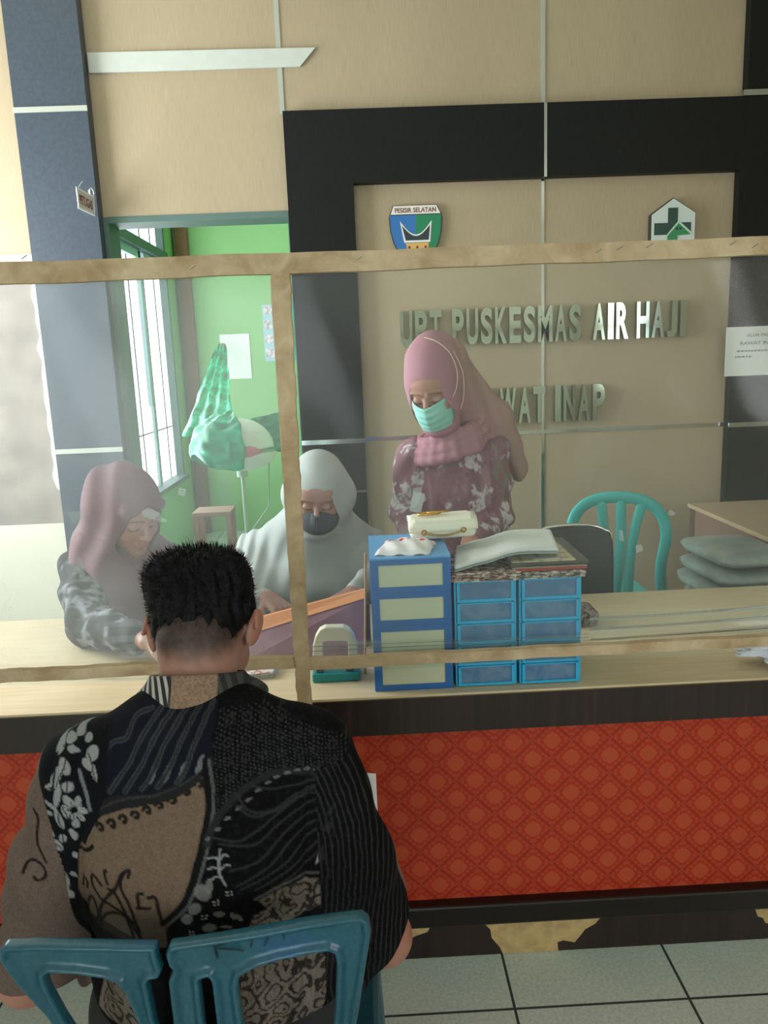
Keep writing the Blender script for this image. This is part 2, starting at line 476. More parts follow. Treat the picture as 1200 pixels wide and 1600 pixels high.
# ------------------------------------------------------------------ counter
CT = .695; CY0, CY1 = 1.66, 2.36; CX0, CX1 = -2.1, 2.3
ctr = empty('reception_counter', (0, 2.0, 0), 'long reception counter with pale worktop, dark wood edge and patterned orange-red front', 'counter')
bx('worktop', MT['worktop'], CX0, CX1, CY0, CY1, CT-.006, CT, ctr)
b = MB(); b.box(CX0, CX1, CY0+.004, CY0+.03, .597, CT-.006); b.box(CX0, CX1, CY1-.02, CY1-.002, .05, CT-.006); b.box(CX0, CX0+.02, CY0+.03, CY1-.02, 0, CT-.006); b.box(CX1-.02, CX1, CY0+.03, CY1-.02, 0, CT-.006)
b.out('fascia', MT['darkwood'], ctr)
bx('batik_panel', MT['red'], CX0, CX1, CY0+.018, CY0+.03, .14, .60, ctr)
bx('moulding', MT['moulding'], CX0, CX1, CY0-.012, CY0+.03, .088, .146, ctr, bev=.006)
bx('plinth', MT['darkwood'], CX0, CX1, CY0-.004, CY0+.03, 0, .089, ctr)
yp = CY0-.0055
def patch(px):
    pts = [at(x, y, CY0-.005) for x, y in px]
    return MB().prism([(p[0], min(.0875, max(0.001, p[2]))) for p in pts], yp, CY0-.003).out('torn_patch', MT['chipboard'], ctr)
for px in ([(757, 1440), (766, 1452), (768, 1465), (781, 1480), (786, 1512), (872, 1508), (871, 1472), (880, 1469), (898, 1472), (908, 1460), (914, 1452), (930, 1443), (938, 1430)],
           [(600, 1452), (672, 1447), (668, 1456), (650, 1462), (636, 1470), (618, 1480), (598, 1490)],
           [(1180, 1420), (1184, 1432), (1192, 1434), (1196, 1442), (1230, 1446), (1230, 1415)]):
    o = patch(px); o['label'] = 'bare patch where the dark laminate is torn off'
bx('worktop_joint', plain('worktop_joint_line', '6d5a3d', .6), CX0, CX1, CY0-.0006, CY0+.004, CT-.0075, CT-.005, ctr)

# ------------------------------------------------------------------ screen of timber and plastic film
YS = 1.636
scr = empty('protective_screen', (0, 1.65, CT), 'rough timber frame with clear plastic sheets standing along the counter front', 'screen')
def plank(name, x0, x1, z0a, z0b, z1a, z1b, seed=0):
    random.seed(seed)
    n = 26
    b = MB()
    def fn(u, v):
        x = x0+(x1-x0)*u
        k = 4*v % 4
        jz = .0008*math.sin(u*47+seed)+.0007*math.sin(u*121+2*seed)
        za = z0a+(z0b-z0a)*u; zb = z1a+(z1b-z1a)*u
        c = [(YS, za), (YS, zb), (YS+.02, zb), (YS+.02, za), (YS, za)][min(4, int(round(4*v)))]
        return (x, c[0], c[1]+jz)
    b.grid(n*4, 5, fn)
    bmesh.ops.remove_doubles(b.bm, verts=b.bm.verts, dist=1e-5)
    return b.out(name, MT['timber'], scr)
plank('rail', -2.0, 2.2, 1.636, 1.640, 1.684, 1.671, 1)
plank('rail', -2.0, -.176, .779, .785, .803, .812, 2)
plank('rail', -.146, 2.2, .778, .788, .803, .808, 3)
def vpost(x0b, x1b, x0t, x1t, z0, z1):
    b = MB(); n = 60
    def fn(u, v):
        z = z0+(z1-z0)*u
        a = x0b+(x0t-x0b)*u; c = x1b+(x1t-x1b)*u
        j = .0012*math.sin(u*60)+.0009*math.sin(u*171)
        p = [(a, YS-.004), (c, YS-.004), (c, YS+.02), (a, YS+.02), (a, YS-.004)][min(4, int(round(4*v)))]
        return (p[0]+j, p[1], z)
    b.grid(n, 5, fn); bmesh.ops.remove_doubles(b.bm, verts=b.bm.verts, dist=1e-5)
    return b.out('post', MT['timber'], scr)
vpost(-.177, -.146, -.174, -.136, .676, 1.64)
vpost(1.55, 1.582, 1.548, 1.58, .676, 1.645); vpost(-1.62, -1.588, -1.622, -1.59, .676, 1.636)
bx('backing_strip', plain('pale_fresh_timber_edge', 'e3d3ae', .7), -.1785, -.1755, YS+.0165, YS+.022, .80, 1.63, scr)
def sheet(x0, x1, z0, z1, mat, seed, y):
    def fn(u, v):
        x = x0+(x1-x0)*u; z = z0+(z1-z0)*v
        d = .0022*math.sin(x*9+seed+3*z)+.0015*math.sin(z*23+5*x+seed)+.0012*math.sin(31*(x+.4*z))
        e = .007*math.exp(-(v/.12)**2)*math.sin(z*170+x*4)        # gathers above the lower rail
        return (x, y+d+e*.5, z)
    return MB().grid(120, 110, fn).out('plastic_sheet', mat, scr, smooth=True)
sheet(-1.98, -.162, .762, 1.655, MT['film_left'], 1, YS+.029)
sheet(-.160, 2.18, .760, 1.655, MT['film_right'], 2, YS+.029)
def glare_band(x0, x1, z0, z1, amp, seed):  # added strip of folded film imitating glare streaks above the lower rail
    def fn(u, v):
        x = x0+(x1-x0)*u; z = z0+(z1-z0)*v+.006*math.sin(5*x+seed)*v
        return (x, YS+.036+amp*math.sin(v*17+2.2*math.sin(3*x+seed)+seed), z)
    return MB().grid(150, 60, fn).out('glare_folds', MT['glare_band'], scr, smooth=True)
glare_band(.50, 2.18, .800, .872, .0045, 1)
glare_band(-.14, .50, .800, .826, .003, 3)
def tape(px, seed=0):
    pts = [at(x, y, YS+.022) for x, y in px]
    return MB().prism([(p[0], p[2]) for p in pts], YS+.020, YS+.0206).out('tape_scrap', MT['tape'], scr)
for q in ([(107, 800), (128, 798), (136, 804), (128, 812), (118, 818), (112, 812)],
          [(120, 872), (128, 870), (134, 902), (125, 904)],
          [(222, 798), (232, 794), (250, 800), (252, 808), (262, 812), (258, 816), (240, 812), (224, 806)],
          [(280, 762), (292, 764), (288, 776), (278, 772)],
          [(645, 762), (660, 760), (656, 780), (650, 792), (640, 796)],
          [(1042, 804), (1047, 795), (1056, 802), (1050, 806)],
          [(992, 852), (1002, 850), (1004, 860), (994, 864)],
          [(966, 828), (972, 828), (975, 846), (968, 845)]):
    tape(q)
# tacks along the top rail
for px, py in ((38, 402), (300, 418), (560, 404), (935, 392), (968, 388), (1015, 384), (1145, 380), (1180, 384)):
    p = at(px, py, YS-.001); MB().tube([(p[0]-.006, YS-.001, p[2]-.003), (p[0]+.006, YS-.001, p[2]+.004)], .0012, 5).out('staple', MT['silver'], scr)

# ------------------------------------------------------------------ signs and letters on the wall
YW = YB
def letters(word, cuts, z0, z1, first, gname):
    """cuts: (char, x0, x1, label)"""
    for ch, x0, x1, lab in cuts:
        me = text_mesh(ch, x0, x1, z0, z1, YW-.004, depth=.03, bold=.035)
        o = link('sign_letter', me, [MT['steel']], None, ((x0+x1)/2, YW-.004, z0))
        tagp(o, lab, 'letter', gname)
def row(words, z0, z1, gname, rname):
    for word, x0, x1, ws in words:
        wts = {'I': .48, 'W': 1.35, 'M': 1.25, 'J': .85}
        tot = sum(wts.get(c, 1) for c in word)+.22*(len(word)-1)
        u = (x1-x0)/tot; x = x0
        cuts = []
        for i, c in enumerate(word):
            wd = wts.get(c, 1)*u
            if len(word) == 1: nb = ''
            elif i == 0: nb = 'first of the word %s' % word
            elif i == len(word)-1: nb = 'last of the word %s' % word
            else: nb = 'between %s and %s in %s' % (word[i-1], word[i+1], word)
            cuts.append((c, x, x+wd, 'raised silver letter %s, %s, %s' % (c, nb, rname)))
            x += wd+.22*u
        letters(word, cuts, z0, z1, 0, gname)
row([('UPT', .194, .387, 0), ('PUSKESMAS', .435, 1.040, 0), ('AIR', 1.097, 1.264, 0), ('HAJI', 1.304, 1.537, 0)], 1.519, 1.685, 'silver letters of the upper line', 'upper line')
row([('RAWAT', .515, .872, 0), ('INAP', .919, 1.158, 0)], 1.143, 1.314, 'silver letters of the lower line', 'lower line')

# shield emblem
blue, green = plain('emblem_blue', '2f6fb0', .35), plain('emblem_green', '1f8058', .35)
wht, dark, gold, brn = plain('emblem_white', 'e6e2de', .4), plain('emblem_dark', '24383c', .4), plain('emblem_gold', 'd9aa62', .4), plain('emblem_brown', '6b3a18', .4)
edge = plain('sign_edge', '2b2f28', .5)
em = empty('shield_sign', (.276, YW, 1.85), 'blue and green shield sign with a curved-roof house and white band', 'sign')
def E(px, py): p = at(px, py, YW-.02); return (p[0], p[2])
# shape given in the sign's own rectangle: u 0..1 across, v 0..1 down
ex0, ex1, ez1 = .160, .402, 2.150
def SH(u, v): return (ex0+(ex1-ex0)*u, ez1-v*.262)
outl = [SH(.08, 0), SH(.90, 0), SH(.985, .14), SH(1, .2), (SH(.985, .42)), SH(.93, .62), SH(.82, .82), SH(.66, .97), SH(.5, 1.04), SH(.34, .97), SH(.18, .82), SH(.07, .62), SH(.015, .42), SH(0, .2), SH(.015, .14)]
MB().prism(outl, YW-.018, YW-.001).out('backing', edge, em)
L = [SH(.015, .165), SH(.5, .165), SH(.5, 1.02), SH(.35, .955), SH(.19, .81), SH(.085, .62), SH(.03, .42)]
R_ = [SH(.985, .165), SH(.97, .42), SH(.915, .62), SH(.81, .81), SH(.65, .955), SH(.5, 1.02), SH(.5, .165)]
MB().prism(L, YW-.0195, YW-.018).out('blue_field', blue, em); MB().prism(R_, YW-.0195, YW-.018).out('green_field', green, em)
MB().prism([SH(.09, .012), SH(.895, .012), SH(.97, .15), SH(.03, .15)], YW-.0205, YW-.018).out('name_band', wht, em)
text('band_text', 'PESISIR SELATAN', brn, SH(.11, 0)[0], SH(.885, 0)[0], SH(0, .125)[1], SH(0, .045)[1], YW-.0205, em, bold=.015)
def arc(u0, u1, v0, sag, n=12): return [SH(u0+(u1-u0)*i/n, v0+sag*math.sin(PI*i/n)) for i in range(n+1)]
MB().prism(arc(.20, .80, .26, .23)+[SH(.765, .62), SH(.27, .62)], YW-.0205, YW-.0195).out('roof_outline', wht, em)
MB().prism(arc(.235, .765, .335, .18)+[SH(.735, .585), SH(.30, .585)], YW-.0212, YW-.0205).out('roof', dark, em)
b = MB(); b.prism([SH(.30, .63), SH(.735, .63), SH(.70, .86), SH(.35, .86)], YW-.0205, YW-.0195)
b.prism([SH(.35, .86), SH(.395, .86), SH(.43, .985), SH(.385, .97)], YW-.0205, YW-.0195); b.prism([SH(.655, .86), SH(.70, .86), SH(.66, .965), SH(.61, .98)], YW-.0205, YW-.0195)
b.out('house_wall', gold, em)
for u0, sk in ((.34, .03), (.495, 0), (.655, -.03)):
    MB().prism([SH(u0, .68), SH(u0+.04, .68), SH(u0+.04+sk, .83), SH(u0+sk, .83)], YW-.0212, YW-.0205).out('house_window', brn, em)
# green cross emblem
gs = empty('clinic_cross_sign', (1.46, YW, 1.88), 'white house-shaped sign with a dark green cross and small green house', 'sign')
gx0, gx1, gz1 = 1.358, 1.566, 2.140
def G(u, v): return (gx0+(gx1-gx0)*u, gz1-v*.26)
MB().prism([G(.5, 0), G(1, .25), G(1, .98), G(0, .98), G(0, .27)], YW-.03, YW-.001).out('backing', edge, gs)
MB().prism([G(.5, .015), G(.99, .262), G(.99, .97), G(.02, .97), G(.02, .28)], YW-.0312, YW-.03).out('face', plain('sign_face', 'cfdcd6', .35), gs)
b = MB(); b.prism([G(.38, .17), G(.60, .17), G(.60, .80), G(.38, .80)], YW-.0325, YW-.0312); b.prism([G(.08, .42), G(.38, .42), G(.38, .62), G(.08, .62)], YW-.0325, YW-.0312); b.prism([G(.60, .42), G(.90, .42), G(.90, .62), G(.60, .62)], YW-.0325, YW-.0312)
b.out('cross', plain('dark_green_face', '20453a', .35), gs)
MB().prism([G(.34, .64), G(.62, .385), G(.93, .60), G(.90, .625), G(.62, .43), G(.38, .64)], YW-.034, YW-.0312).out('roof_line', plain('pale_green_line', 'b9dcc8', .35), gs)
b = MB(); b.prism([G(.39, .63), G(.62, .435), G(.89, .625), G(.60, .635), G(.60, .80), G(.38, .80)], YW-.0335, YW-.0312)
b.out('small_house', plain('mid_green_face', '2f8a58', .35), gs)
b = MB()
for u in (.56, .635): b.box(G(u, 0)[0], G(u+.045, 0)[0], YW-.0345, YW-.033, G(0, .545)[1], G(0, .50)[1])
b.out('small_windows', dark, gs)
# paper notice on the black column
pn = empty('paper_notice', (1.86, YW-.05, 1.3), 'white printed paper notice taped to the black column', 'notice')
bx('sheet', plain('paper', 'dfe3de', .7), 1.722, 2.02, YW-.054, YW-.0505, 1.325, 1.552, pn)
grey = plain('grey_print', '8a938e', .7)
text('print', 'ALUR PASIEN', grey, 1.82, 1.96, 1.505, 1.519, YW-.054, pn, bold=.01)
text('print', 'RAWAT INAP', grey, 1.79, 1.96, 1.468, 1.484, YW-.054, pn, bold=.02)
b = MB()
for i, (x0, x1) in enumerate(((1.775, 1.99), (1.768, 1.85))):
    x = x0
    random.seed(i)
    while x < x1:
        wd = .006+.012*random.random(); b.box(x, min(x+wd, x1), YW-.0545, YW-.054, 1.436-.026*i, 1.444-.026*i); x += wd+.004
b.out('print_lines', grey, pn)
# small hanging plate on the slate column
hp = empty('hanging_plate', (-1.15, 3.6, 2.2), 'small white hanging plate with dark red lettering on the slate column', 'sign')
A = Vector((-1.205, YB-.16, 2.30)); 
pc = [at(118, 292, 3.50), at(146, 308, 3.62), at(148, 338, 3.62), at(122, 326, 3.50)]
def hp_pt(u, v, off=0):
    a = Vector(pc[0])*(1-u)+Vector(pc[1])*u; d = Vector(pc[3])*(1-u)+Vector(pc[2])*u
    return a*(1-v)+d*v+Vector((off*.6, -off*.8, 0))
def quad(b, u0, u1, v0, v1, o0, o1):
    f = [[hp_pt(u, v, o) for (u, v) in ((u0, v0), (u1, v0), (u1, v1), (u0, v1))] for o in (o0, o1)]
    vs = [[b.bm.verts.new(p) for p in q] for q in f]
    b.bm.faces.new(vs[0]); b.bm.faces.new(vs[1][::-1])
    for i in range(4): b.bm.faces.new((vs[0][i], vs[1][i], vs[1][(i+1) % 4], vs[0][(i+1) % 4]))
b = MB(); quad(b, 0, 1, 0, 1, 0, .006); b.out('plate', plain('plate_pink_white', 'c9bdbb', .5), hp)
b = MB()
for q in ((0, 1, 0, .1), (0, 1, .9, 1), (0, .07, 0, 1), (.93, 1, 0, 1)): quad(b, *q, .006, .010)
b.out('plate_rim', plain('plate_white', 'd8dcde', .4), hp)
me = text_mesh('PETUGAS', 0, 1, 0, 1, 0, depth=.5, bold=.02)
for v in me.vertices:
    p = hp_pt(.13+.74*v.co.x, .74-.46*v.co.z, .006+(-v.co.y)*.004); v.co = p
link('lettering', me, plain('maroon_print', '6b3a3c', .6), hp)
b = MB(); b.tube([hp_pt(.12, 0, .003), Vector(pc[0])+Vector((.012, .06, .035))], .0022, 6); b.tube([hp_pt(.78, 0, .003), Vector(pc[1])+Vector((-.03, .03, .045))], .0022, 6)
b.tube([hp_pt(.9+.12*math.sin(a), -.18-.2*math.cos(a), .004) for a in np.linspace(0, 6, 12)], .003, 6)
b.out('hanger', MT['white'], hp)

# ------------------------------------------------------------------ inner room things
def sheet_thing(name, px0, py0, px1, py1, Y, mat, label, cat, th=.006, group=None):
    a = at(px0, py0, Y); d = at(px1, py1, Y)
    o = bx(name, mat, a[0], d[0], Y-th, Y-.001, d[2], a[2], origin=(a[0], Y, d[2])); return tagp(o, label, cat, group)
sheet_thing('wall_paper_sheet', 343, 523, 394, 591, YI-.001, plain('blank_paper', 'f0f2ee', .6), 'blank white sheet on the green wall of the inner room', 'paper')
po = empty('poster', (-.62, YI, 1.5), 'pale blue poster with small pictures beside the timber post', 'poster')
a = at(409, 476, YI-.003); d = at(436, 564, YI-.003)
bx('sheet', plain('poster_blue', 'a9c6d6', .5), a[0], d[0], YI-.006, YI-.001, d[2], a[2], po)
ppm = plain('poster_pictures', 'cfc0c8', .5, noise=.5, scale=40)
for i in range(4):
    zt_ = a[2]-.015-(a[2]-d[2])*i/4; bx('picture', ppm, a[0]+.012, d[0]-.012, YI-.0075, YI-.006, zt_-.07, zt_, po)
sheet_thing('teal_poster', 441, 466, 466, 562, YI-.001, plain('teal_print', '3fa992', .5, noise=.15, scale=30), 'teal poster right of the timber post in the inner room', 'poster')

sh = empty('clamshell_machine', (-.77, 4.75, 0), 'white rounded clamshell machine with a pink pad on a thin stand', 'machine')
white_p = plain('glossy_white_plastic', 'eef0ee', .3)
cx_, cy_, cz_ = -.73, 4.75, .955
def ellipsoid(b, c, r, half=None, seg=32, rings=16, z0=-1, z1=1):
    pr = []
    for i in range(rings+1):
        zz = z0+(z1-z0)*i/rings; pr.append((max(1e-4, math.sqrt(max(0, 1-zz*zz))), zz))
    n0 = len(b.bm.verts)
    b.lathe(pr, (0, 0, 0), seg)
    b.bm.verts.ensure_lookup_table()
    vs = b.bm.verts[n0:]
    bmesh.ops.transform(b.bm, matrix=Matrix.Translation(c) @ Matrix.Diagonal((*r, 1)), verts=vs)
b = MB(); ellipsoid(b, (cx_-.06, cy_, cz_+.02), (.235, .2, .185), z0=0, z1=1); b.out('upper_shell', white_p, sh, smooth=True)
b = MB(); ellipsoid(b, (cx_-.02, cy_, cz_-.01), (.21, .19, .115), z0=-1, z1=0); b.out('lower_shell', white_p, sh, smooth=True)
b = MB(); ellipsoid(b, (cx_+.02, cy_-.10, cz_+.01), (.09, .11, .05)); b.out('pink_pad', plain('pink_pad', 'e07a92', .6), sh, smooth=True)
b = MB(); b.tube([(cx_-.03, cy_, cz_-.16), (cx_-.03, cy_, cz_-.11)], .035, 16); b.tube([(cx_-.03, cy_, .03), (cx_-.03, cy_, cz_-.15)], .012, 10)
b.tube([(cx_+.14, cy_, cz_-.06), (cx_+.12, cy_, .6), (cx_+.0, cy_, .45)], .006, 6)
b.out('stand', plain('pale_stand', 'b9cdb9', .4), sh)
b = MB()
for k in range(5):
    a_ = 2*PI*k/5; b.tube([(cx_-.03, cy_, .06), (cx_-.03+.22*math.cos(a_), cy_+.22*math.sin(a_), .03)], .014, 8)
b.out('stand_foot', plain('pale_stand_foot', 'a9bda9', .4), sh)
t = NT('green_plastic_wrap')
f = t.noise(t.co(), 8, 3, .5, 1.0)
t.set(Base_Color=t.ramp(f, [(.35, lin('018a62')), (.65, lin('04c896'))]), Roughness=.25, Alpha=t.ramp(f, [(.3, .82), (.7, 1.0)])); t.bump(f, .4, .02)
MT['wrap'] = t.m
def crumple(b, fn, nu, nv, amp, seed):
    def g(u, v):
        p = Vector(fn(u, v)); k = seed
        return p+Vector((math.sin(u*31+v*17+k), math.sin(u*23-v*29+2*k), math.sin(u*19+v*37+3*k)))*amp*.6
    b.grid(nu, nv, g)
gw = empty('green_plastic_cover', (-.9, 4.8, .8), 'crumpled translucent green plastic hung from a hook and draped over the white machine', 'plastic sheet')
(hx0, _, hz0), (hx1, _, hz1) = at(346, 537, 6.8), at(325, 680, 4.9)
b = MB()
def hang(u, v):
    wv = .03+.13*v**.8
    x = hx0+(hx1-hx0)*v+(u-.5)*2*wv; z = hz0+(hz1-hz0)*v
    return (x, 6.8-1.9*v+.03*math.sin(u*22+3*v), z)
crumple(b, hang, 40, 40, .008, 1); b.out('hanging_part', MT['wrap'], gw, smooth=True, solid=.002)
b = MB()
def drape(u, v):
    th = -PI*.95+u*PI*1.15; ph = v*PI*.52
    r = 1.07+.05*math.sin(u*20)
    return (cx_-.075+.235*r*math.cos(th)*math.sin(ph)-.06*v, cy_+.21*r*math.sin(th)*math.sin(ph), cz_+.025+.195*r*math.cos(ph)-.05*max(0, v-.8)*5)
def drape_l(u, v):
    th = PI*.62+u*PI*1.0; ph = .05+v*PI*(.60+.08*math.sin(u*9))
    r = 1.07+.05*math.sin(u*20)
    return (cx_-.07+.24*r*math.cos(th)*math.sin(ph), cy_+.215*r*math.sin(th)*math.sin(ph), cz_+.02+.20*r*math.cos(ph))
crumple(b, drape_l, 60, 40, .009, 2); b.out('draped_part', MT['wrap'], gw, smooth=True, solid=.002)
b = MB()
def back(u, v): return (-1.0+.52*u, 4.98+.05*math.sin(9*u), 1.17-.03*u-.27*v*(.5+.5*u)+.02*math.sin(u*9))
crumple(b, back, 50, 24, .011, 5); b.out('loose_part', MT['wrap'], gw, smooth=True, solid=.002)
stl = empty('inner_room_stool', (-1.0, 5.0, 0), 'dark brown stool standing below the inner room window', 'stool')
b = MB(); b.box(-1.13, -.88, 4.9, 5.12, .52, .55, .006); b.out('seat', MT['brown_wood'], stl)
for x in (-1.11, -.90):
    for y in (4.92, 5.10): bx('leg', MT['brown_wood'], x-.015, x+.015, y-.015, y+.015, 0, .52, stl)

# ------------------------------------------------------------------ things on the counter
Z = CT
def drawer_unit(name, x0, x1, y0, y1, z1, nd, fr, inset, label, cat, rim, glass=False, tilt=0):
    t_ = empty(name, ((x0+x1)/2, (y0+y1)/2, Z), label, cat)
    b = MB(); th = .006 if not glass else .005
    b.box(x0, x0+th, y0+.006, y1, Z, z1, .001); b.box(x1-th, x1, y0+.006, y1, Z, z1, .001); b.box(x0+th, x1-th, y1-.005, y1, Z, z1)
    b.box(x0+th, x1-th, y0+.006, y1-.005, z1-.006, z1); b.box(x0+th, x1-th, y0+.006, y1-.005, Z, Z+.006)
    for i in range(1, nd):
        zz = Z+(z1-Z)*i/nd; b.box(x0+th, x1-th, y0+.008, y1-.005, zz-.002, zz+.002)
    b.out('casing', fr, t_)
    for i in range(nd):
        za = Z+(z1-Z)*i/nd+.002; zb = Z+(z1-Z)*(i+1)/nd-.002
        b = MB()
        if not glass:
            e = rim; xa, xb = x0+.001, x1-.001
            b.box(xa, xb, y0, y0+.006, za-.002, za+e, .0006); b.box(xa, xb, y0, y0+.006, zb-e*.9, zb+.002, .0006)
            b.box(xa, xa+.018, y0, y0+.006, za+e, zb-e*.9); b.box(xb-.018, xb, y0, y0+.006, za+e, zb-e*.9)
            d = b.out('drawer', fr, t_)
            bx('cream_panel', inset, xa+.018, xb-.018, y0+.003, y0+.006, za+e, zb-e*.9, d)
        else:
            xa, xb = x0+.006, x1-.006
            b.box(xa, xb, y0, y0+.012, za, za+.006, .0008)                   # protruding lower lip
            b.box(xa, xa+.0065, y0+.001, y0+.008, za+.0045, zb); b.box(xb-.0065, xb, y0+.001, y0+.008, za+.0045, zb)
            b.box(xa, xb, y0+.004, y0+.008, zb-.003, zb)
            d = b.out('drawer', fr, t_)
            bx('drawer_front', inset, xa+.004, xb-.004, y0+.006, y0+.008, za+.0045, zb-.003, d)
    return t_
deep = plain('deep_blue_plastic', '2a67ab', .35, noise=.04, scale=8)
cream = plain('cream_insert', 'c9ceb0', .6, noise=.03, scale=10)
cyan = plain('cyan_plastic', '38aedb', .3)
t = NT('smoky_blue_plastic'); f = t.noise(t.co(), 22, 4, .6, 1.0)
t.set(Base_Color=t.ramp(f, [(.3, lin('46709a')), (.7, lin('6d8ba6'))]), Roughness=.25)
smoky = t.m
u1 = drawer_unit('drawer_tower', .001, .186, 1.688, 1.93, 1.012, 4, deep, cream, 'deep blue drawer tower with four cream-fronted drawers, at the counter edge', 'drawers', .0125)
drawer_unit('small_drawer_unit', .192, .336, 1.690, 1.93, .952, 5, cyan, smoky, 'bright blue five-drawer unit next to the deep blue tower', 'drawers', 0, True)
drawer_unit('small_drawer_unit', .342, .487, 1.688, 1.93, .952, 5, cyan, smoky, 'bright blue five-drawer unit farthest from the deep blue tower', 'drawers', 0, True)
bx('lid', plain('light_blue_lid', '5a9fd6', .4), .001, .186, 1.69, 1.93, 1.012, 1.016, u1)

# white packet with red marks
pk = empty('plastic_packet', (.05, 1.8, 1.016), 'white plastic packet with red print on top of the deep blue tower', 'packet')
b = MB()
def pf(top):
    def fn(u, v):
        e = (math.sin(PI*u)*math.sin(PI*v))**.35 if 0 < u < 1 and 0 < v < 1 else 0
        x = .012+.125*u+.03*v; y = 1.712+.12*v-.012*u
        return (x, y, 1.017+(e*.022+.0025*math.sin(u*17+v*9) if top else 0)+.0005)
    return fn
b.grid(22, 22, pf(True)); b.grid(22, 22, pf(False)); bmesh.ops.remove_doubles(b.bm, verts=b.bm.verts, dist=1e-4)
t = NT('white_packet_red_print'); x, y, z = t.sep(t.co())
f = t.noise(t.co(scale=(1, 1, 1)), 60, 3)
band = t.math('MULTIPLY', t.math('LESS_THAN', t.math('ABSOLUTE', t.math('ADD', y, -.0)), .035), t.math('GREATER_THAN', f, .52))
t.set(Base_Color=t.mix(band, lin('e8e4e4'), lin('c8323a')), Roughness=.25)
b.out('packet_body', t.m, pk, smooth=True)

# handbag
hb = empty('handbag', (.19, 1.86, 1.016), 'small cream handbag with gold buckle and chain lying on the drawer tower', 'handbag')
leather = plain('cream_leather', 'e6e3cf', .4, noise=.02, bump=.1, scale=90)
Mh = Matrix.Translation((.185, 1.877, 1.047)) @ Matrix.Rotation(-.03, 4, 'Y')
b = MB(); b.box(-.082, .082, -.05, .05, -.026, .026, .014, Mh)
b.out('bag_body', leather, hb, bev=.003, smooth=False)
b = MB()
def flap(u, v):
    a = u*PI*.98-.1; r = .0305
    return Mh @ Vector((-.084+.168*v, -.050*math.cos(a)*1.06, -.004+r*math.sin(a)**.6 if math.sin(a) > 0 else -.004))
b.grid(24, 12, flap); b.out('flap', leather, hb, smooth=True, solid=.003)
gold_m = plain('gold_metal', 'c99a3c', .25, 1.0)
b = MB(); b.tube([Mh @ Vector((.0-.03+.028*math.cos(a), -.005+.014*math.sin(a), .033)) for a in np.linspace(0, 2*PI, 20)], .0028, 6); b.tube([Mh @ Vector((-.035, -.005, .034)), Mh @ Vector((.022, -.005, .036))], .003, 6)
b.out('buckle', gold_m, hb, smooth=True)
b = MB()
for i in range(19):
    c0 = Mh @ Vector((-.045+.09*i/18, -.056, -.006-.008*math.sin(PI*i/18)))
    b.tube([c0+Vector((.0034*math.cos(a), 0, .0024*math.sin(a))) for a in np.linspace(0, 2*PI, 7)], .0009, 5)
for sx in (-.048, .048):
    c0 = Mh @ Vector((sx, -.055, -.004)); b.tube([c0+Vector((.006*math.cos(a), 0, .006*math.sin(a))) for a in np.linspace(0, 2*PI, 12)], .0018, 6)
b.out('chain', gold_m, hb)

# newspapers and folders on the small units
def paper_slab(name, corners, z0, z1, mat, label, cat, n=14, wob=.004, seed=0, group=None, curve=None):
    """thin stack of sheets with uneven edges; corners counter-clockwise from the front left"""
    random.seed(seed); c = [Vector((*p, 0)) for p in corners]
    pts = []
    for i in range(4):
        a, d = c[i], c[(i+1) % 4]
        for k in range(n):
            p = a.lerp(d, k/n)+Vector((random.uniform(-wob, wob), random.uniform(-wob, wob), 0)); pts.append((p.x, p.y))
    e = empty(name, (c[0].x, c[0].y, z0), label, cat, group)
    nl = max(2, int((z1-z0)/.0036))
    b = MB()
    for k in range(nl):
        s_ = random.uniform(-wob, wob)*.7
        za = z0+(z1-z0)*k/nl; zb = z0+(z1-z0)*(k+.8)/nl
        b.prism([(x+s_*random.uniform(.6, 1.2), y+s_) for x, y in pts], za, zb, 'Z')
    b.out('pages', mat, e)
    return e
def newsprint(name, c1, c2, sc=90):
    t = NT(name); f = t.noise(t.co(scale=(1, 1, 2.5)), sc, 4, .7)
    t.set(Base_Color=t.ramp(f, [(.35, lin(c1)), (.5, lin(c2)), (.62, lin('e4ddd2')), (.7, lin(c1))]), Roughness=.7); return t.m
np1 = newsprint('printed_paper_red', '4a2623', '8d6a60', 60); np2 = newsprint('printed_paper_grey', '2f2b29', '8a7d70', 60)
paper_slab('newspaper', [(.190, 1.690), (.345, 1.686), (.345, 1.90), (.190, 1.90)], .9525, .972, np1, 'crumpled newspaper bundle on the unit beside the deep blue tower', 'newspaper', seed=1)
paper_slab('newspaper', [(.348, 1.688), (.497, 1.690), (.497, 1.93), (.348, 1.92)], .9525, .968, np2, 'newspaper bundle under the plaid folder', 'newspaper', seed=2)
fo = empty('folder', (.42, 1.8, .97), 'red-edged closed folder under the plaid clipboard', 'folder')
bx('cover', plain('grey_folder', '8f8577', .5), .330, .502, 1.70, 1.93, .969, .9765, fo, bev=.002); bx('spine', plain('red_edge', 'a02c26', .5), .335, .500, 1.694, 1.70, .9695, .974, fo)
t = NT('beige_plaid'); x, y, z = t.sep(t.co())
def lines(v, st_, w_): return t.math('LESS_THAN', t.math('ABSOLUTE', t.math('SUBTRACT', t.math('FRACT', t.math('DIVIDE', v, st_)), .5)), w_)
g1 = t.math('MULTIPLY', t.math('ADD', lines(x, .045, .16), lines(y, .045, .16)), .5)
c = t.mix(g1, lin('cdbd93'), lin('6f6a55')); c = t.mix(t.math('MULTIPLY', lines(x, .0112, .1), .35), c, lin('f0ead8'))
t.set(Base_Color=c, Roughness=.4)
cl = empty('clipboard', (.42, 1.8, .978), 'beige plaid clipboard with a dark edge, topmost of the folders', 'clipboard')
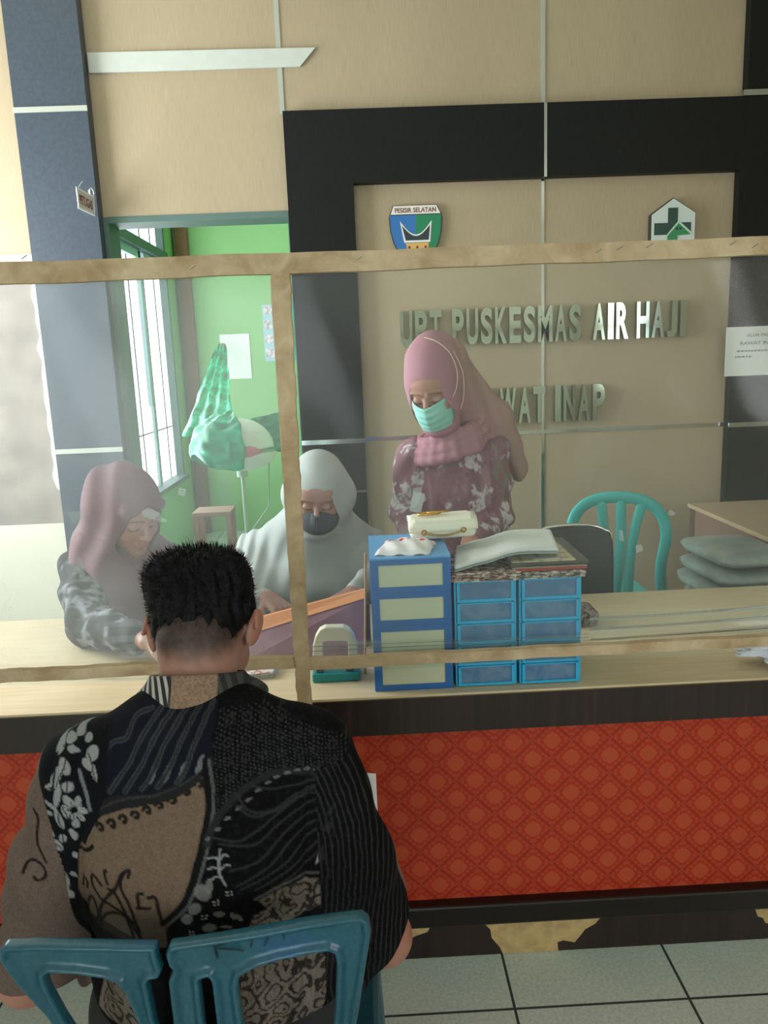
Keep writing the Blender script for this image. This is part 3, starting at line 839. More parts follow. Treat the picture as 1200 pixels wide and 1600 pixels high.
bx('board', plain('dark_binding', '3e3a38', .35), .325, .508, 1.705, 1.945, .977, .986, cl, bev=.003); bx('cover', t.m, .329, .478, 1.709, 1.941, .986, .988, cl); bx('name_label', plain('label_white', 'd4dbd6', .5), .385, .445, 1.72, 1.738, .988, .9888, cl)
# curved open booklet
bk = empty('open_booklet', (.3, 1.8, .97), 'grey open booklet curling over the folders beside the handbag', 'booklet')
for k, (c_, nm) in enumerate((('d8dad6', 'page_block'), ('9fb0ae', 'cover'))):
    b = MB()
    def bf(u, v):
        x = .195+.245*u+.03*v; y = 1.70+.20*v+.02*u
        zz = .973+.004*v*0+.017+.020*(1/(1+math.exp(-(u-.42)*14)))+.006*math.sin(PI*u)-(.0085*k)-.008*(1-min(1, u*5))
        return (x, y, zz)
    b.grid(40, 10, bf); b.out(nm, plain('booklet_'+nm, c_, .5), bk, smooth=True, solid=.008 if k == 0 else .002)

# large paper punch
pu = empty('paper_punch', (-.09, 1.79, Z), 'large paper punch with a cream lever and teal base on the counter', 'punch')
teal = plain('teal_plastic', '16807f', .35); ivory = plain('ivory_plastic', 'd8d2ba', .4)
MB().box(-.150, -.034, 1.755, 1.84, Z, Z+.022, .004).out('base', teal, pu)
b = MB()
def ring_pts(w0, w1, h, r, n=6):
    p = [(-w0, 0)]
    p += [(-w0*(1-.02*i)-.0*i, h*.62*i/4) for i in range(1, 4)]
    p += [(-w1-(-r)*(1-math.cos(a))*1.0, h-r+r*math.sin(a)) for a in np.linspace(0, PI/2, n)]
    q = [(-x_, y_) for x_, y_ in p[::-1]]
    return p+q
outer = [(-.052, 0), (-.056, .03), (-.054, .07), (-.046, .105), (-.036, .125), (-.022, .134), (.022, .134), (.036, .125), (.046, .105), (.054, .07), (.056, .03), (.052, 0)]
inner = [(-.030, 0), (-.031, .03), (-.031, .07), (-.031, .078), (-.029, .087), (-.022, .090), (.022, .090), (.029, .087), (.031, .078), (.031, .07), (.031, .03), (.030, 0)]
Mp = Matrix.Translation((-.093, 1.80, Z+.022)) @ Matrix.Rotation(math.radians(22), 4, 'X') @ Matrix.Rotation(.03, 4, 'Y')
bm_ = b.bm
vo = [[bm_.verts.new(Mp @ Vector((x_, d_, z_))) for x_, z_ in outer] for d_ in (-.008, .008)]
vi = [[bm_.verts.new(Mp @ Vector((x_, d_, z_))) for x_, z_ in inner] for d_ in (-.008, .008)]
for i in range(len(outer)-1):
    bm_.faces.new((vo[0][i], vo[0][i+1], vi[0][i+1], vi[0][i])); bm_.faces.new((vo[1][i], vo[1][i+1], vi[1][i+1], vi[1][i]))
    bm_.faces.new((vo[0][i], vo[0][i+1], vo[1][i+1], vo[1][i])); bm_.faces.new((vi[0][i], vi[0][i+1], vi[1][i+1], vi[1][i]))
for i in (0, -1): bm_.faces.new((vo[0][i], vo[1][i], vi[1][i], vi[0][i]))
b.out('lever', ivory, pu, bev=.003)
for x_ in (-.14, -.068): MB().box(x_, x_+.018, 1.765, 1.778, Z+.022, Z+.03, .002).out('pin_housing', plain('dark_steel', '39403f', .4, .6), pu)

# magazines left of the post
mg = paper_slab('magazine', [(-.345, 1.79), (-.250, 1.796), (-.235, 1.90), (-.345, 1.90)], Z, Z+.014, plain('magazine_edges', 'a9a9a4', .6, noise=.3, scale=200), 'printed magazine on the counter just left of the timber post', 'magazine', wob=.0015, seed=5)
t = NT('magazine_cover'); f = t.noise(t.co(), 28, 3, .6, 1.5)
t.set(Base_Color=t.ramp(f, [(.35, lin('d9d7d8')), (.5, lin('e8e6e4')), (.55, lin('b5492a')), (.7, lin('d99a7c'))]), Roughness=.3)
MB().prism([(-.343, 1.792), (-.252, 1.798), (-.238, 1.898), (-.343, 1.898)], Z+.014, Z+.0148, 'Z').out('cover', t.m, mg)
# orange folder
of = empty('orange_binder', (-.17, 1.97, Z), 'tilted orange-edged binder with maroon inner pages lying behind the paper punch', 'binder')
a_, d_ = Vector(at(392, 990, 1.93)), Vector(at(572, 934, 1.93)); e_, f_ = Vector(at(395, 968, 1.95)), Vector(at(570, 921, 1.95))
b = MB()
def slab(q, h):
    vs = [b.bm.verts.new(p) for p in q]; ws = [b.bm.verts.new(p+h) for p in q]
    n = len(q); b.bm.faces.new(vs); b.bm.faces.new(ws[::-1])
    for i in range(n): b.bm.faces.new((vs[i], ws[i], ws[(i+1) % n], vs[(i+1) % n]))
slab([a_, d_, f_, e_], Vector((0, .006, .002))); b.out('orange_edge', plain('orange_card', 'e0935f', .6), of)
b = MB(); g0 = Vector((-.36, 1.885, Z+.002)); g1 = Vector((-.02, 1.885, Z+.002))
slab([g0, g1, d_+Vector((0, .004, 0)), a_+Vector((0, .004, 0))], Vector((0, .01, 0)))
t = NT('maroon_page'); f = t.noise(t.co(), 8, 3); t.set(Base_Color=t.ramp(f, [(.35, lin('825a6a')), (.7, lin('a37480'))]), Roughness=.45)
b.out('maroon_page', t.m, of)
b = MB(); b.box(-.060, -.004, 1.985, 2.04, Z, Z+.12, .01); tagp(b.out('dark_pouch', plain('navy_cloth', '2b3040', .8, noise=.2, bump=.3, scale=60), None, (-.04, 1.92, Z)), 'dark navy pouch between the binder and the deep blue tower', 'pouch')
sk = MB().tube([(-.022, 1.80, Z), (-.008, 1.815, 1.0)], .0028, 8).out('bamboo_stick', plain('bamboo', 'c28e5f', .6), None, (-.02, 1.8, Z)); tagp(sk, 'thin wooden stick leaning on the left side of the deep blue tower', 'stick')
# paper under the hand
tagp(bx('white_form', plain('form_paper', 'dfe3ea', .6), -.40, -.20, 2.03, 2.30, Z, Z+.003, origin=(-.3, 2.15, Z)), 'white paper form under the hand of the woman in grey', 'paper')
# batik pouch right of drawers
t = NT('dark_batik_cloth'); f = t.noise(t.co(), 130, 2); t.set(Base_Color=t.ramp(f, [(.45, lin('2a2322')), (.55, lin('8a7366'))]), Roughness=.8)
b = MB(); b.box(.47, .645, 2.05, 2.16, Z, Z+.045, .015); o = b.out('batik_pouch', t.m, None, (.56, 2.1, Z)); tagp(o, 'dark brown patterned cloth pouch behind the bright blue drawers', 'pouch')
# crumpled white plastic bag
b = MB(); random.seed(8)
def pb(u, v):
    th = 2*PI*u; ph = PI*v
    c_ = Vector((1.0, 1.735, Z+.0365)); r = 1+.16*math.sin(7*u*6.28+5*v)+.10*math.sin(13*v*3+u*18.8)
    return c_+Vector((.115*r*math.cos(th)*math.sin(ph), .045*r*math.sin(th)*math.sin(ph), .018*r*math.cos(ph)*(1+.5*math.cos(th*3))))
b.grid(70, 36, pb); bmesh.ops.remove_doubles(b.bm, verts=b.bm.verts, dist=1e-4)
o = b.out('plastic_bag', plain('crumpled_white_plastic', 'dfe3ec', .35, bump=.8, scale=50), None, (.98, 1.8, Z), smooth=True); tagp(o, 'crumpled white plastic bag at the right end of the counter', 'plastic bag')

# ------------------------------------------------------------------ furniture behind the counter
tq = plain('turquoise_plastic', '36b9b4', .3, noise=.03)
ch = empty('plastic_chair', (1.0, 3.2, 0), 'turquoise plastic chair with an arched slatted back behind the counter', 'chair')
Yc = 3.0
def P3(px, py, Y=Yc): return Vector(at(px, py, Y))
def smooth_path(pts, n=6):
    out = []
    P_ = [pts[0]]+list(pts)+[pts[-1]]
    for i in range(1, len(P_)-2):
        for k in range(n):
            s_ = k/n; a, b_, c, d = P_[i-1], P_[i], P_[i+1], P_[i+2]
            out.append(.5*((2*b_)+(c-a)*s_+(2*a-5*b_+4*c-d)*s_*s_+(3*b_-a-3*c+d)*s_**3))
    out.append(pts[-1]); return out
def strap(b, pts, w, flat=.3, n=6):
    p = smooth_path(pts, n); m_ = len(p)
    ws = [w[0]+(w[1]-w[0])*i/(m_-1) for i in range(m_)] if isinstance(w, tuple) else [w]*m_
    b.tube(p, ws, 12, flat, up=(0, 1, 0))
sl = Vector((.80, 3.02, .43)); sr = Vector((1.21, 3.02, .43))
b = MB(); strap(b, [sl, P3(893, 850), P3(897, 810), P3(918, 786), P3(955, 777), P3(1000, 781), P3(1030, 800), P3(1041, 835), P3(1032, 890), sr], .0235, .32)
b.out('back_frame', tq, ch, smooth=True)
for a_, m_, e_ in (((939, 782), (946, 850), (950, 920)), ((970, 780), (970, 840), (963, 925)), ((1004, 784), (987, 850), (981, 925))):
    b = MB(); q = P3(*e_); strap(b, [P3(*a_), P3(*m_), q, Vector((q.x, 3.0, .44))], .021, .3); b.out('slat', tq, ch, smooth=True)
b = MB(); b.box(.80, 1.21, 3.02, 3.42, .415, .435, .008); b.out('seat', tq, ch)
for sx, sy in ((.82, 3.04), (1.19, 3.04), (.81, 3.40), (1.20, 3.40)):
    b = MB(); b.tube([(sx, sy, .42), (sx+(.02 if sx > 1 else -.02), sy+(.03 if sy > 3.2 else -.03), 0)], [.022, .016], 8, .6); b.out('leg', tq, ch)
# black padded chair
bc = empty('padded_chair', (.75, 2.9, 0), 'black padded chair with a thin chrome frame beside the drawer units', 'chair')
blk = plain('black_vinyl', '191a1c', .4, bump=.1, scale=40); chrome = plain('chrome', 'd5d8d8', .1, 1.0)
pts = [Vector((.60, 2.71, .50)), Vector((.60, 2.70, .79)), Vector((.63, 2.70, .835)), Vector((.70, 2.70, .848)), Vector((.80, 2.70, .845)), Vector((.86, 2.70, .825)), Vector((.885, 2.70, .78)), Vector((.895, 2.71, .50))]
sp = smooth_path(pts, 6)
b = MB(); b.tube(sp, .007, 8); b.tube([(.60, 2.71, .5), (.60, 2.72, .02)], .007, 8); b.tube([(.895, 2.71, .5), (.895, 2.72, .02)], .007, 8)
for x in (.60, .895): b.tube([(x, 2.72, .40), (x, 2.98, .40), (x, 3.0, .02)], .007, 8)
b.out('chrome_frame', chrome, bc, smooth=True)
MB().prism([(p.x*.985+.011, p.z-.008) for p in sp], 2.69, 2.72).out('backrest', blk, bc, bev=.006)
MB().box(.605, .89, 2.74, 2.99, .405, .45, .015).out('seat', blk, bc)
# brown desk by the right wall
dk = empty('brown_desk', (1.8, 3.1, 0), 'brown office desk with a pale top near the black column', 'desk')
dm = plain('brown_veneer', '7d6355', .5, noise=.06, scale=12); dtop = plain('pale_desk_top', 'b59f80', .4, noise=.04)
bx('desk_top', dtop, 1.50, 2.25, 2.42, 3.49, .735, .752, dk)
b = MB(); b.box(1.51, 1.53, 2.44, 3.47, 0, .735); b.box(2.2, 2.22, 2.44, 3.47, 0, .735); b.box(1.53, 2.2, 3.44, 3.47, .1, .735)
b.out('carcass', dm, dk); bx('edge_strip', plain('dark_brown_edge', '533f38', .5), 1.507, 1.511, 3.43, 3.475, 0, .735, dk)
cab = empty('low_cabinet', (1.25, 2.75, 0), 'low brown cabinet under the stacked grey packs', 'cabinet')
bx('cabinet_body', dm, 1.24, 1.49, 2.50, 3.0, 0, .44, cab, bev=.004); bx('cabinet_door', dm, 1.25, 1.48, 2.49, 2.50, .03, .42, cab); bx('knob', chrome, 1.265, 1.28, 2.475, 2.49, .25, .265, cab)
pk0 = None; packm = plain('translucent_grey_pack', '8f9d96', .3, noise=.25, scale=14, bump=.3)
ords = ('lowest', 'second lowest', 'middle', 'second highest', 'topmost')
for k in range(5):
    if pk0 is None:
        b = MB()
        def fp(u, v):
            th = 2*PI*u; s_ = math.sin(PI*v)**.5 if 0 < v < 1 else 0
            ex = abs(math.cos(th))**.4*(1 if math.cos(th) > 0 else -1); ey = abs(math.sin(th))**.4*(1 if math.sin(th) > 0 else -1)
            return Vector((1.345+.14*ex*s_*(1+.03*math.sin(9*th)), 2.72+.2*ey*s_, .44+.030+.030*math.cos(PI*v)))
        b.grid(60, 14, fp); bmesh.ops.remove_doubles(b.bm, verts=b.bm.verts, dist=1e-4)
        o = pk0 = b.out('wrapped_pack', packm, None, (1.345, 2.72, .44), smooth=True)
    else:
        o = pk0.copy(); COL.objects.link(o)
        o.location = (1.345+.012*math.sin(k*2.1), 2.72+.01*math.cos(k*3), .44+.062*k); o.rotation_euler = (0, 0, .06*math.sin(k*5))
    tagp(o, 'grey plastic-wrapped pack, %s of the stack left of the desk' % ords[k], 'pack', 'grey wrapped packs')

# ------------------------------------------------------------------ smooth solid modelling (signed distance fields)
import openvdb as vdb
A3 = lambda *p: np.array(p, dtype=np.float64)
class Sdf:
    def __init__(s, lo, hi, h):
        s.lo = np.array(lo, float); s.h = h
        s.n = np.ceil((np.array(hi, float)-s.lo)/h).astype(int)+1
        s.F = np.full(tuple(s.n), .05, np.float32)
    def sl(s, lo, hi):
        a = np.clip(np.floor((np.array(lo)-s.lo)/s.h).astype(int), 0, s.n); b = np.clip(np.ceil((np.array(hi)-s.lo)/s.h).astype(int)+1, 0, s.n)
        return tuple(slice(int(i), int(j)) for i, j in zip(a, b))
    def ax(s, q):
        return [(s.lo[k]+s.h*np.arange(q[k].start, q[k].stop)).astype(np.float32).reshape([-1 if i == k else 1 for i in range(3)]) for k in range(3)]
    def put(s, q, d, k, mode):
        a = s.F[q]
        if a.size == 0: return
        if mode == 'add':
            if k <= 0: r = np.minimum(a, d)
            else:
                h = np.clip(.5+.5*(a-d)/k, 0, 1); r = a*(1-h)+d*h-k*h*(1-h)
        elif mode == 'sub':
            d = -d
            if k <= 0: r = np.maximum(a, d)
            else:
                h = np.clip(.5-.5*(a-d)/k, 0, 1); r = a*(1-h)+d*h+k*h*(1-h)
        s.F[q] = r
    def cone(s, a, b, ra, rb, k=.02, mode='add', sc=None):
        a = np.array(a, float); b = np.array(b, float); m_ = max(ra, rb)+.03+k
        q = s.sl(np.minimum(a, b)-m_, np.maximum(a, b)+m_)
        X, Y, Z_ = s.ax(q); ba = b-a; L2 = max(1e-9, float(ba@ba))
        px, py, pz = X-a[0], Y-a[1], Z_-a[2]
        t_ = np.clip((px*ba[0]+py*ba[1]+pz*ba[2])/L2, 0, 1)
        d = np.sqrt((px-t_*ba[0])**2+(py-t_*ba[1])**2+(pz-t_*ba[2])**2)-(ra+(rb-ra)*t_)
        s.put(q, d.astype(np.float32), k, mode); return s
    def path(s, pts, k=.02, mode='add'):
        for (p, r), (p2, r2) in zip(pts[:-1], pts[1:]): s.cone(p, p2, r, r2, k, mode)
        return s
    def ell(s, c, r, R=None, k=.02, mode='add'):
        c = np.array(c, float); m_ = max(r)+.03+k
        q = s.sl(c-m_, c+m_)
        X, Y, Z_ = s.ax(q); px, py, pz = X-c[0], Y-c[1], Z_-c[2]
        if R is not None:
            px, py, pz = [px*R[0, i]+py*R[1, i]+pz*R[2, i] for i in range(3)]
        k0 = np.sqrt((px/r[0])**2+(py/r[1])**2+(pz/r[2])**2); k1 = np.sqrt((px/r[0]**2)**2+(py/r[1]**2)**2+(pz/r[2]**2)**2)
        d = k0*(k0-1)/np.maximum(k1, 1e-6)
        s.put(q, d.astype(np.float32), k, mode); return s
    def fn(s, f, lo=None, hi=None):
        q = s.sl(s.lo if lo is None else lo, (s.lo+s.n*s.h) if hi is None else hi)
        X, Y, Z_ = s.ax(q); s.F[q] = f(s.F[q], X, Y, Z_).astype(np.float32); return s
    def mesh(s):
        F = s.F
        F[0], F[-1], F[:, 0], F[:, -1], F[:, :, 0], F[:, :, -1] = .01, .01, .01, .01, .01, .01
        g = vdb.FloatGrid(.05); g.copyFromArray(F, tolerance=0)
        pts, _tr, quads = g.convertToPolygons(isovalue=0.0)
        P_ = pts.astype(np.float64)*s.h+s.lo
        Q = quads.astype(np.int64)
        v0, v1, v2, v3 = (P_[Q[:, i]] for i in range(4))
        vol = np.einsum('ij,ij->i', v0, np.cross(v1, v2)+np.cross(v2, v3)).sum()
        if vol < 0: Q = Q[:, ::-1]
        return P_, Q
    def out(s, name, mat, parent, color=None, origin=None):
        P_, Q = s.mesh()
        me = bpy.data.meshes.new(name)
        me.vertices.add(len(P_)); me.vertices.foreach_set('co', P_.astype(np.float32).ravel())
        me.loops.add(len(Q)*4); me.loops.foreach_set('vertex_index', Q.astype(np.int32).ravel())
        me.polygons.add(len(Q)); me.polygons.foreach_set('loop_start', (np.arange(len(Q))*4).astype(np.int32))
        me.update(calc_edges=True); me.validate()
        if color is not None:
            c = np.clip(color(P_), 0, 1)
            at_ = me.color_attributes.new('Col', 'FLOAT_COLOR', 'POINT')
            at_.data.foreach_set('color', np.concatenate([c, np.ones((len(c), 1))], 1).astype(np.float32).ravel())
        return link(name, me, mat, parent, origin, smooth=True)
def vnoise(P_, freq, seed=0):
    """smooth value noise 0..1"""
    p = np.asarray(P_, float)*freq+seed*17.3; i = np.floor(p).astype(np.int64); f = p-i; f = f*f*(3-2*f)
    def hsh(a, b, c):
        n = (a*374761393+b*668265263+c*2147483647+seed*974711) & 0xffffffff
        n = ((n ^ (n >> 13))*1274126177) & 0xffffffff
        return ((n ^ (n >> 16)) & 0xffff)/65535.0
    r = 0
    for dx in (0, 1):
        for dy in (0, 1):
            for dz in (0, 1):
                w_ = (f[:, 0] if dx else 1-f[:, 0])*(f[:, 1] if dy else 1-f[:, 1])*(f[:, 2] if dz else 1-f[:, 2])
                r = r+w_*hsh(i[:, 0]+dx, i[:, 1]+dy, i[:, 2]+dz)
    return r
def fnoise(P_, freq, seed=0, o=3):
    return sum(vnoise(P_, freq*2**i, seed+i)*.5**i for i in range(o))/sum(.5**i for i in range(o))
def sm(x, a, b): t_ = np.clip((x-a)/(b-a), 0, 1); return t_*t_*(3-2*t_)
def rot_of(f, tilt=0):
    f = np.array(f, float); f /= np.linalg.norm(f)
    r = np.cross(f, (0, 0, 1)); r /= np.linalg.norm(r); u = np.cross(r, f)
    r2 = r*math.cos(tilt)+u*math.sin(tilt); u2 = -r*math.sin(tilt)+u*math.cos(tilt)
    return np.stack([r2, f, u2], 1)
def add_head(s, c, R, ears=True, k=.02):
    L = lambda *p: c+R@np.array(p)
    s.ell(L(0, -.012, .025), (.074, .094, .097), R, k)
    s.ell(L(0, .026, -.045), (.055, .060, .068), R, .03)
    s.ell(L(0, .055, .045), (.058, .036, .045), R, .02)
    for q in (-1, 1):
        s.ell(L(q*.036, .055, -.024), (.025, .024, .028), R, .02)
        s.ell(L(q*.031, .098, .004), (.017, .014, .010), R, .010, 'sub')
        s.ell(L(q*.031, .0745, .003), (.0145, .0125, .0115), R, .003)
        s.cone(L(q*.012, .088, .024), L(q*.046, .074, .026), .006, .005, .008)
        if ears:
            s.ell(L(q*.082, -.008, -.004), (.007, .018, .031), rot_of(R@np.array([q*.35, 1, 0])), .006)
            s.cone(L(q*.086, -.022, .018), L(q*.088, -.024, -.010), .004, .004, .004)
    s.ell(L(0, .068, -.094), (.022, .018, .018), R, .02)
    s.cone(L(0, .086, .010), L(0, .106, -.024), .0075, .0105, .010)
    for q in (-1, 1): s.ell(L(q*.011, .097, -.028), (.008, .009, .007), R, .006)
    s.cone(L(-.018, .083, -.057), L(.018, .083, -.057), .0055, .0055, .005); s.cone(L(-.014, .083, -.066), L(.014, .083, -.066), .0065, .0065, .005)
def hand(s, w_, d, n, side, curl=.5, sc=1.0, rw=.024, k=.010):
    """wrist w_, fingers along d, palm faces n, side +1/-1 puts the thumb on either side"""
    w_ = np.array(w_, float); d = np.array(d, float); d /= np.linalg.norm(d); n = np.array(n, float); n = n-d*(n@d); n /= np.linalg.norm(n)
    a = np.cross(n, d)*side
    for i in range(4):
        s.cone(w_+a*((i-1.5)*.011*sc), w_+d*.080*sc+a*((i-1.5)*.0205*sc), .015*sc, .0115*sc, k)
    lens = [(.043, .026, .020), (.047, .030, .021), (.044, .028, .020), (.034, .021, .018)]
    for i in range(4):
        p = w_+d*(.082-.004*abs(i-1.2))*sc+a*((i-1.5)*.0215*sc); ang = curl*.6; r = .0092*sc
        for j in range(3):
            e = (d*math.cos(ang)+n*math.sin(ang))+a*(i-1.5)*.05; p2 = p+e*lens[i][j]*sc
            s.cone(p, p2, r, r*.9, .003); p = p2; r *= .9; ang += curl*(1.0, .8, .5)[j]
    p = w_+d*.018*sc-a*.020*sc
    e = d*.62-a*.70+n*.35; e /= np.linalg.norm(e); p2 = p+e*.042*sc; s.cone(p, p2, .0135*sc, .0108*sc, .008)
    e = d*.80-a*.30+n*.52; e /= np.linalg.norm(e); p3 = p2+e*.030*sc; s.cone(p2, p3, .0105*sc, .0095*sc, .003)
    e = d*.85+a*.05+n*.5; e /= np.linalg.norm(e); s.cone(p3, p3+e*.022*sc, .0095*sc, .0075*sc, .003)
def skin_color(c, R, base, lip, brow=True, extra=None):
    base = np.array(base)
    def f(P_):
        q = (P_-c)@R
        n = fnoise(P_, 40, 3)[:, None]
        col = base*(1+.14*(n-.5))
        def blend(m_, cc, a=1): nonlocal col; m_ = (m_*a)[:, None]; col = col*(1-m_)+np.array(cc)*m_
        ax_ = np.abs(q[:, 0]); fr = q[:, 1] > .04
        blend(fr*sm(-((ax_-.033)/.028)**2-((q[:, 1]-.07)/.05)**2-((q[:, 2]+.025)/.03)**2, -1, 0), (base[0]*1.05, base[1]*.78, base[2]*.75), .35)
        if brow:
            bz = .0275+.0025*np.sin(np.clip((ax_-.012)/.036, 0, 1)*3.1)-.12*(ax_-.012)
            blend(fr*(ax_ > .010)*(ax_ < .050)*sm(-np.abs(q[:, 2]-bz), -.0050, -.0015), (.05, .03, .025), .75)
            lz = -.004-.003*np.cos((ax_-.031)/.015*1.5)
            blend(fr*(np.abs(ax_-.031) < .0165)*sm(-np.abs(q[:, 2]-lz), -.0042, -.001), (.02, .015, .014), .9)
            blend(fr*(ax_ < .023)*(q[:, 1] > .07)*sm(-np.abs(q[:, 2]+.062), -.013, -.008), lip, .6)
        if extra is not None: col = extra(P_, q, col)
        return col
    return f
skin_m = vcol('skin', .5, .08, 250, .35)
cloth_m = vcol('printed_cloth', .8, .25, 420, .25, weave=.25)
def mid(a, b, t_=.5): return np.array(a)*(1-t_)+np.array(b)*t_
A = lambda *p: np.array(at(*p))

# ------------------------------------------------------------------ standing woman in the pink dress
def woman_standing():
    top = empty('person', (.30, 2.56, 0), 'standing woman in a dusty pink patterned dress, pink headscarf and mint green face mask', 'person')
    c = A(678, 608, 2.44); R = rot_of((-.36, -.84, -.42), -.06)
    L = lambda *p: c+R@np.array(p)
    sL, sR = A(645, 712, 2.56), A(768, 705, 2.62); nk = A(705, 690, 2.58)
    eL, eR = A(634, 802, 2.58), A(776, 812, 2.56); hL, hR = A(650, 850, 2.30)+A3(0, 0, 0), A(735, 845, 2.32)
    hip = A3(.30, 2.60, .80)
    s = Sdf((-.02, 2.15, 0), (.66, 2.85, 1.62), .0036)
    add_head(s, c, R, ears=False)
    s.path([(L(0, -.02, -.03), .052), (nk, .045), (mid(sL, sR), .05)], .02)
    s.path([(sL, .035), (mid(sL, sR), .05), (sR, .035)], .02)
    s.path([(mid(sL, sR), .06), (hip+A3(0, 0, .12), .08), (hip, .10)], .04)
    for sh_, e_, h_ in ((sL, eL, hL), (sR, eR, hR)): s.path([(sh_, .042), (e_, .034), (h_, .022)], .015)
    hand(s, hL, (.05, -.9, -.35), (.1, -.2, -1), -1, .35, .9); hand(s, hR, (-.1, -.9, -.3), (-.1, -.2, -1), 1, .35, .9)
    for q in (-1, 1): s.path([(hip+A3(q*.075, 0, -.02), .08), (A3(.30+q*.08, 2.59, .44), .055), (A3(.30+q*.08, 2.61, .10), .036), (A3(.30+q*.08, 2.52, .035), .034)], .02)
    s.out('body', skin_m, top, skin_color(c, R, (.42, .215, .155), (.45, .14, .12)))
    # dress
    s = Sdf((-.02, 2.2, .05), (.68, 2.90, 1.30), .0036)
    ctr_ = mid(sL, sR)
    s.path([(sL+A3(.005, 0, -.01), .062), (ctr_+A3(0, 0, .0), .088), (sR+A3(-.005, 0, -.01), .062)], .04)
    s.ell(ctr_+A3(-.005, -.005, -.16), (.165, .125, .20), None, .05)
    s.ell(hip+A3(0, 0, .05), (.17, .14, .22), None, .06)
    s.path([(hip, .16), (A3(.30, 2.60, .12), .23)], .05)
    for q, sh_, e_, h_ in ((-1, sL, eL, hL), (1, sR, eR, hR)): s.path([(sh_, .060), (mid(sh_, e_), .054), (e_, .050), (mid(e_, h_, .85), .040)], .02)
    s.fn(lambda F, X, Y, Z_: F+.0030*np.sin(70*(X*.9+.35*Z_)+3*np.sin(Z_*14))*(Z_ < 1.15)+.0045*np.sin(52*(Z_+.8*np.abs(X-.30))+2*np.sin(X*20))*(np.abs(X-.30) > .12)+.003*np.sin(30*X+8*Z_))
    def dress(P_):
        n1 = fnoise(P_, 21, 1, 4); n2 = fnoise(P_, 75, 5); n3 = fnoise(P_*A3(1, 1, .35), 26, 9)
        col = np.array(lin('8f6570'))*np.ones((len(P_), 1))
        def bl(m_, h_, a=1): nonlocal col; m_ = (m_*a)[:, None]; col = col*(1-m_)+np.array(lin(h_))*m_
        bl(sm(n3, .5, .72), 'a98690', .8); bl(sm(n2, .58, .7), '5f4650', .4)
        bl(sm(n1, .56, .62)*sm(n2, .3, .5), 'dcd8dc', .85)
        bl((P_[:, 0] > .42)*sm(fnoise(P_, 48, 4, 4), .5, .60)*(P_[:, 2] > .98), '7d8468', .75)
        bl((P_[:, 0] < .15)*sm(fnoise(P_, 20, 7), .48, .56)*(P_[:, 2] < 1.02), '6f6a68', .7)
        return col
    s.out('dress', cloth_m, top, dress)
    b = MB()
    cx1 = .252
    # headscarf
    s = Sdf((0, 2.22, .85), (.72, 2.92, 1.64), .0036)
    s.ell(L(0, -.018, .030), (.090, .112, .116), R, .02)
    s.ell(L(.0, -.085, .045), (.078, .075, .095), R, .05)
    s.ell(L(.0, -.045, .085), (.070, .080, .075), R, .04)
    s.ell(L(0, .012, -.045), (.080, .085, .090), R, .03)
    s.path([(L(.0, -.10, .03), .085), (L(.0, -.12, -.05), .09), (nk+A3(.06, .07, .03), .095), (mid(nk, sR)+A3(.05, .06, -.01), .07)], .04)
    # rolls of the scarf wrapped under the chin
    for j, (rr, dz, r_) in enumerate(((.088, .012, .021), (.100, -.016, .022), (.108, -.042, .019))):
        ptsr = []
        for a_ in np.linspace(0, 2*PI, 22):
            fx, fy = math.cos(a_), math.sin(a_)
            ptsr.append((nk+A3(rr*fx*1.08-.012, rr*fy-.025, dz+.022+.03*fx-.012*max(0, -fy)), r_))
        s.path(ptsr, .006)
    # tail thrown over the shoulder
    s.path([(L(.02, -.10, .02), .075), (A(772, 655, 2.66), .060), (A(793, 695, 2.70), .042), (A(808, 728, 2.72), .028), (A(808, 740, 2.72), .022)], .05)
    s.path([(sR+A3(-.02, .08, 0), .05), (A(775, 720, 2.74), .045), (A(790, 830, 2.76), .030)], .03)
    s.fn(lambda F, X, Y, Z_: F+(.0042*np.sin(92*(X*.85+Z_*.38)+2*np.sin(Z_*9))+.002*np.sin(150*(X*.8+Z_*.3)))*np.clip((X-c[0]-.055)/.03, 0, 1)+.0012*np.sin(60*Z_+30*X))
    s.path([(L(0, .06, -.052), .070), (L(0, .06, .010), .052), (L(0, .06, .040), .028)], .004, 'sub'); s.path([(L(0, .12, -.055), .072), (L(0, .12, .010), .054), (L(0, .12, .042), .030)], .004, 'sub'); s.path([(L(0, .09, -.052), .071), (L(0, .09, .010), .053), (L(0, .09, .042), .032)], .004, 'sub')
    s.ell(L(0, .004, -.118), (.062, .072, .034), R, .02)
    def scarf(P_):
        q = (P_-c)@R; g = np.clip((q[:, 0]*-1+P_[:, 0]*0), -1, 1)
        m_ = sm(P_[:, 0]-.36*(P_[:, 2]-c[2])*-1-c[0], .05, .14)[:, None]*sm(P_[:, 2], 1.18, 1.30)[:, None]
        m2 = sm(P_[:, 0]-c[0], .16, .28)[:, None]
        mm = np.maximum(m_*.6, m2*.7)
        return np.array(lin('ab7a86'))*(1-mm)+np.array(lin('ae9684'))*mm
    s.out('headscarf', vcol('scarf_cloth', .75, .15, 500, .25, weave=.1), top, scarf)
    # face mask
    def mk(u, v, off=0.0):
        a_ = (u-.5)*2; zz = -.010-.088*v
        rid = .125-.028*abs(a_)**1.1-.060*abs(a_)**3
        yy = rid+(.006*math.sin(v*PI))-.018*v*v*1.1-.004*(1-v)
        return Vector(L(a_*.070*(1-.06*v), yy-.006+.0012*math.sin(v*26), zz+.010*(abs(a_))*(1-v)*1.4-.004*abs(a_)*v))
    b = MB(); b.grid(34, 30, mk); mo = b.out('face_mask', plain('mint_mask', '8fd0c4', .65, bump=.1, scale=200), top, smooth=True, solid=.0018)
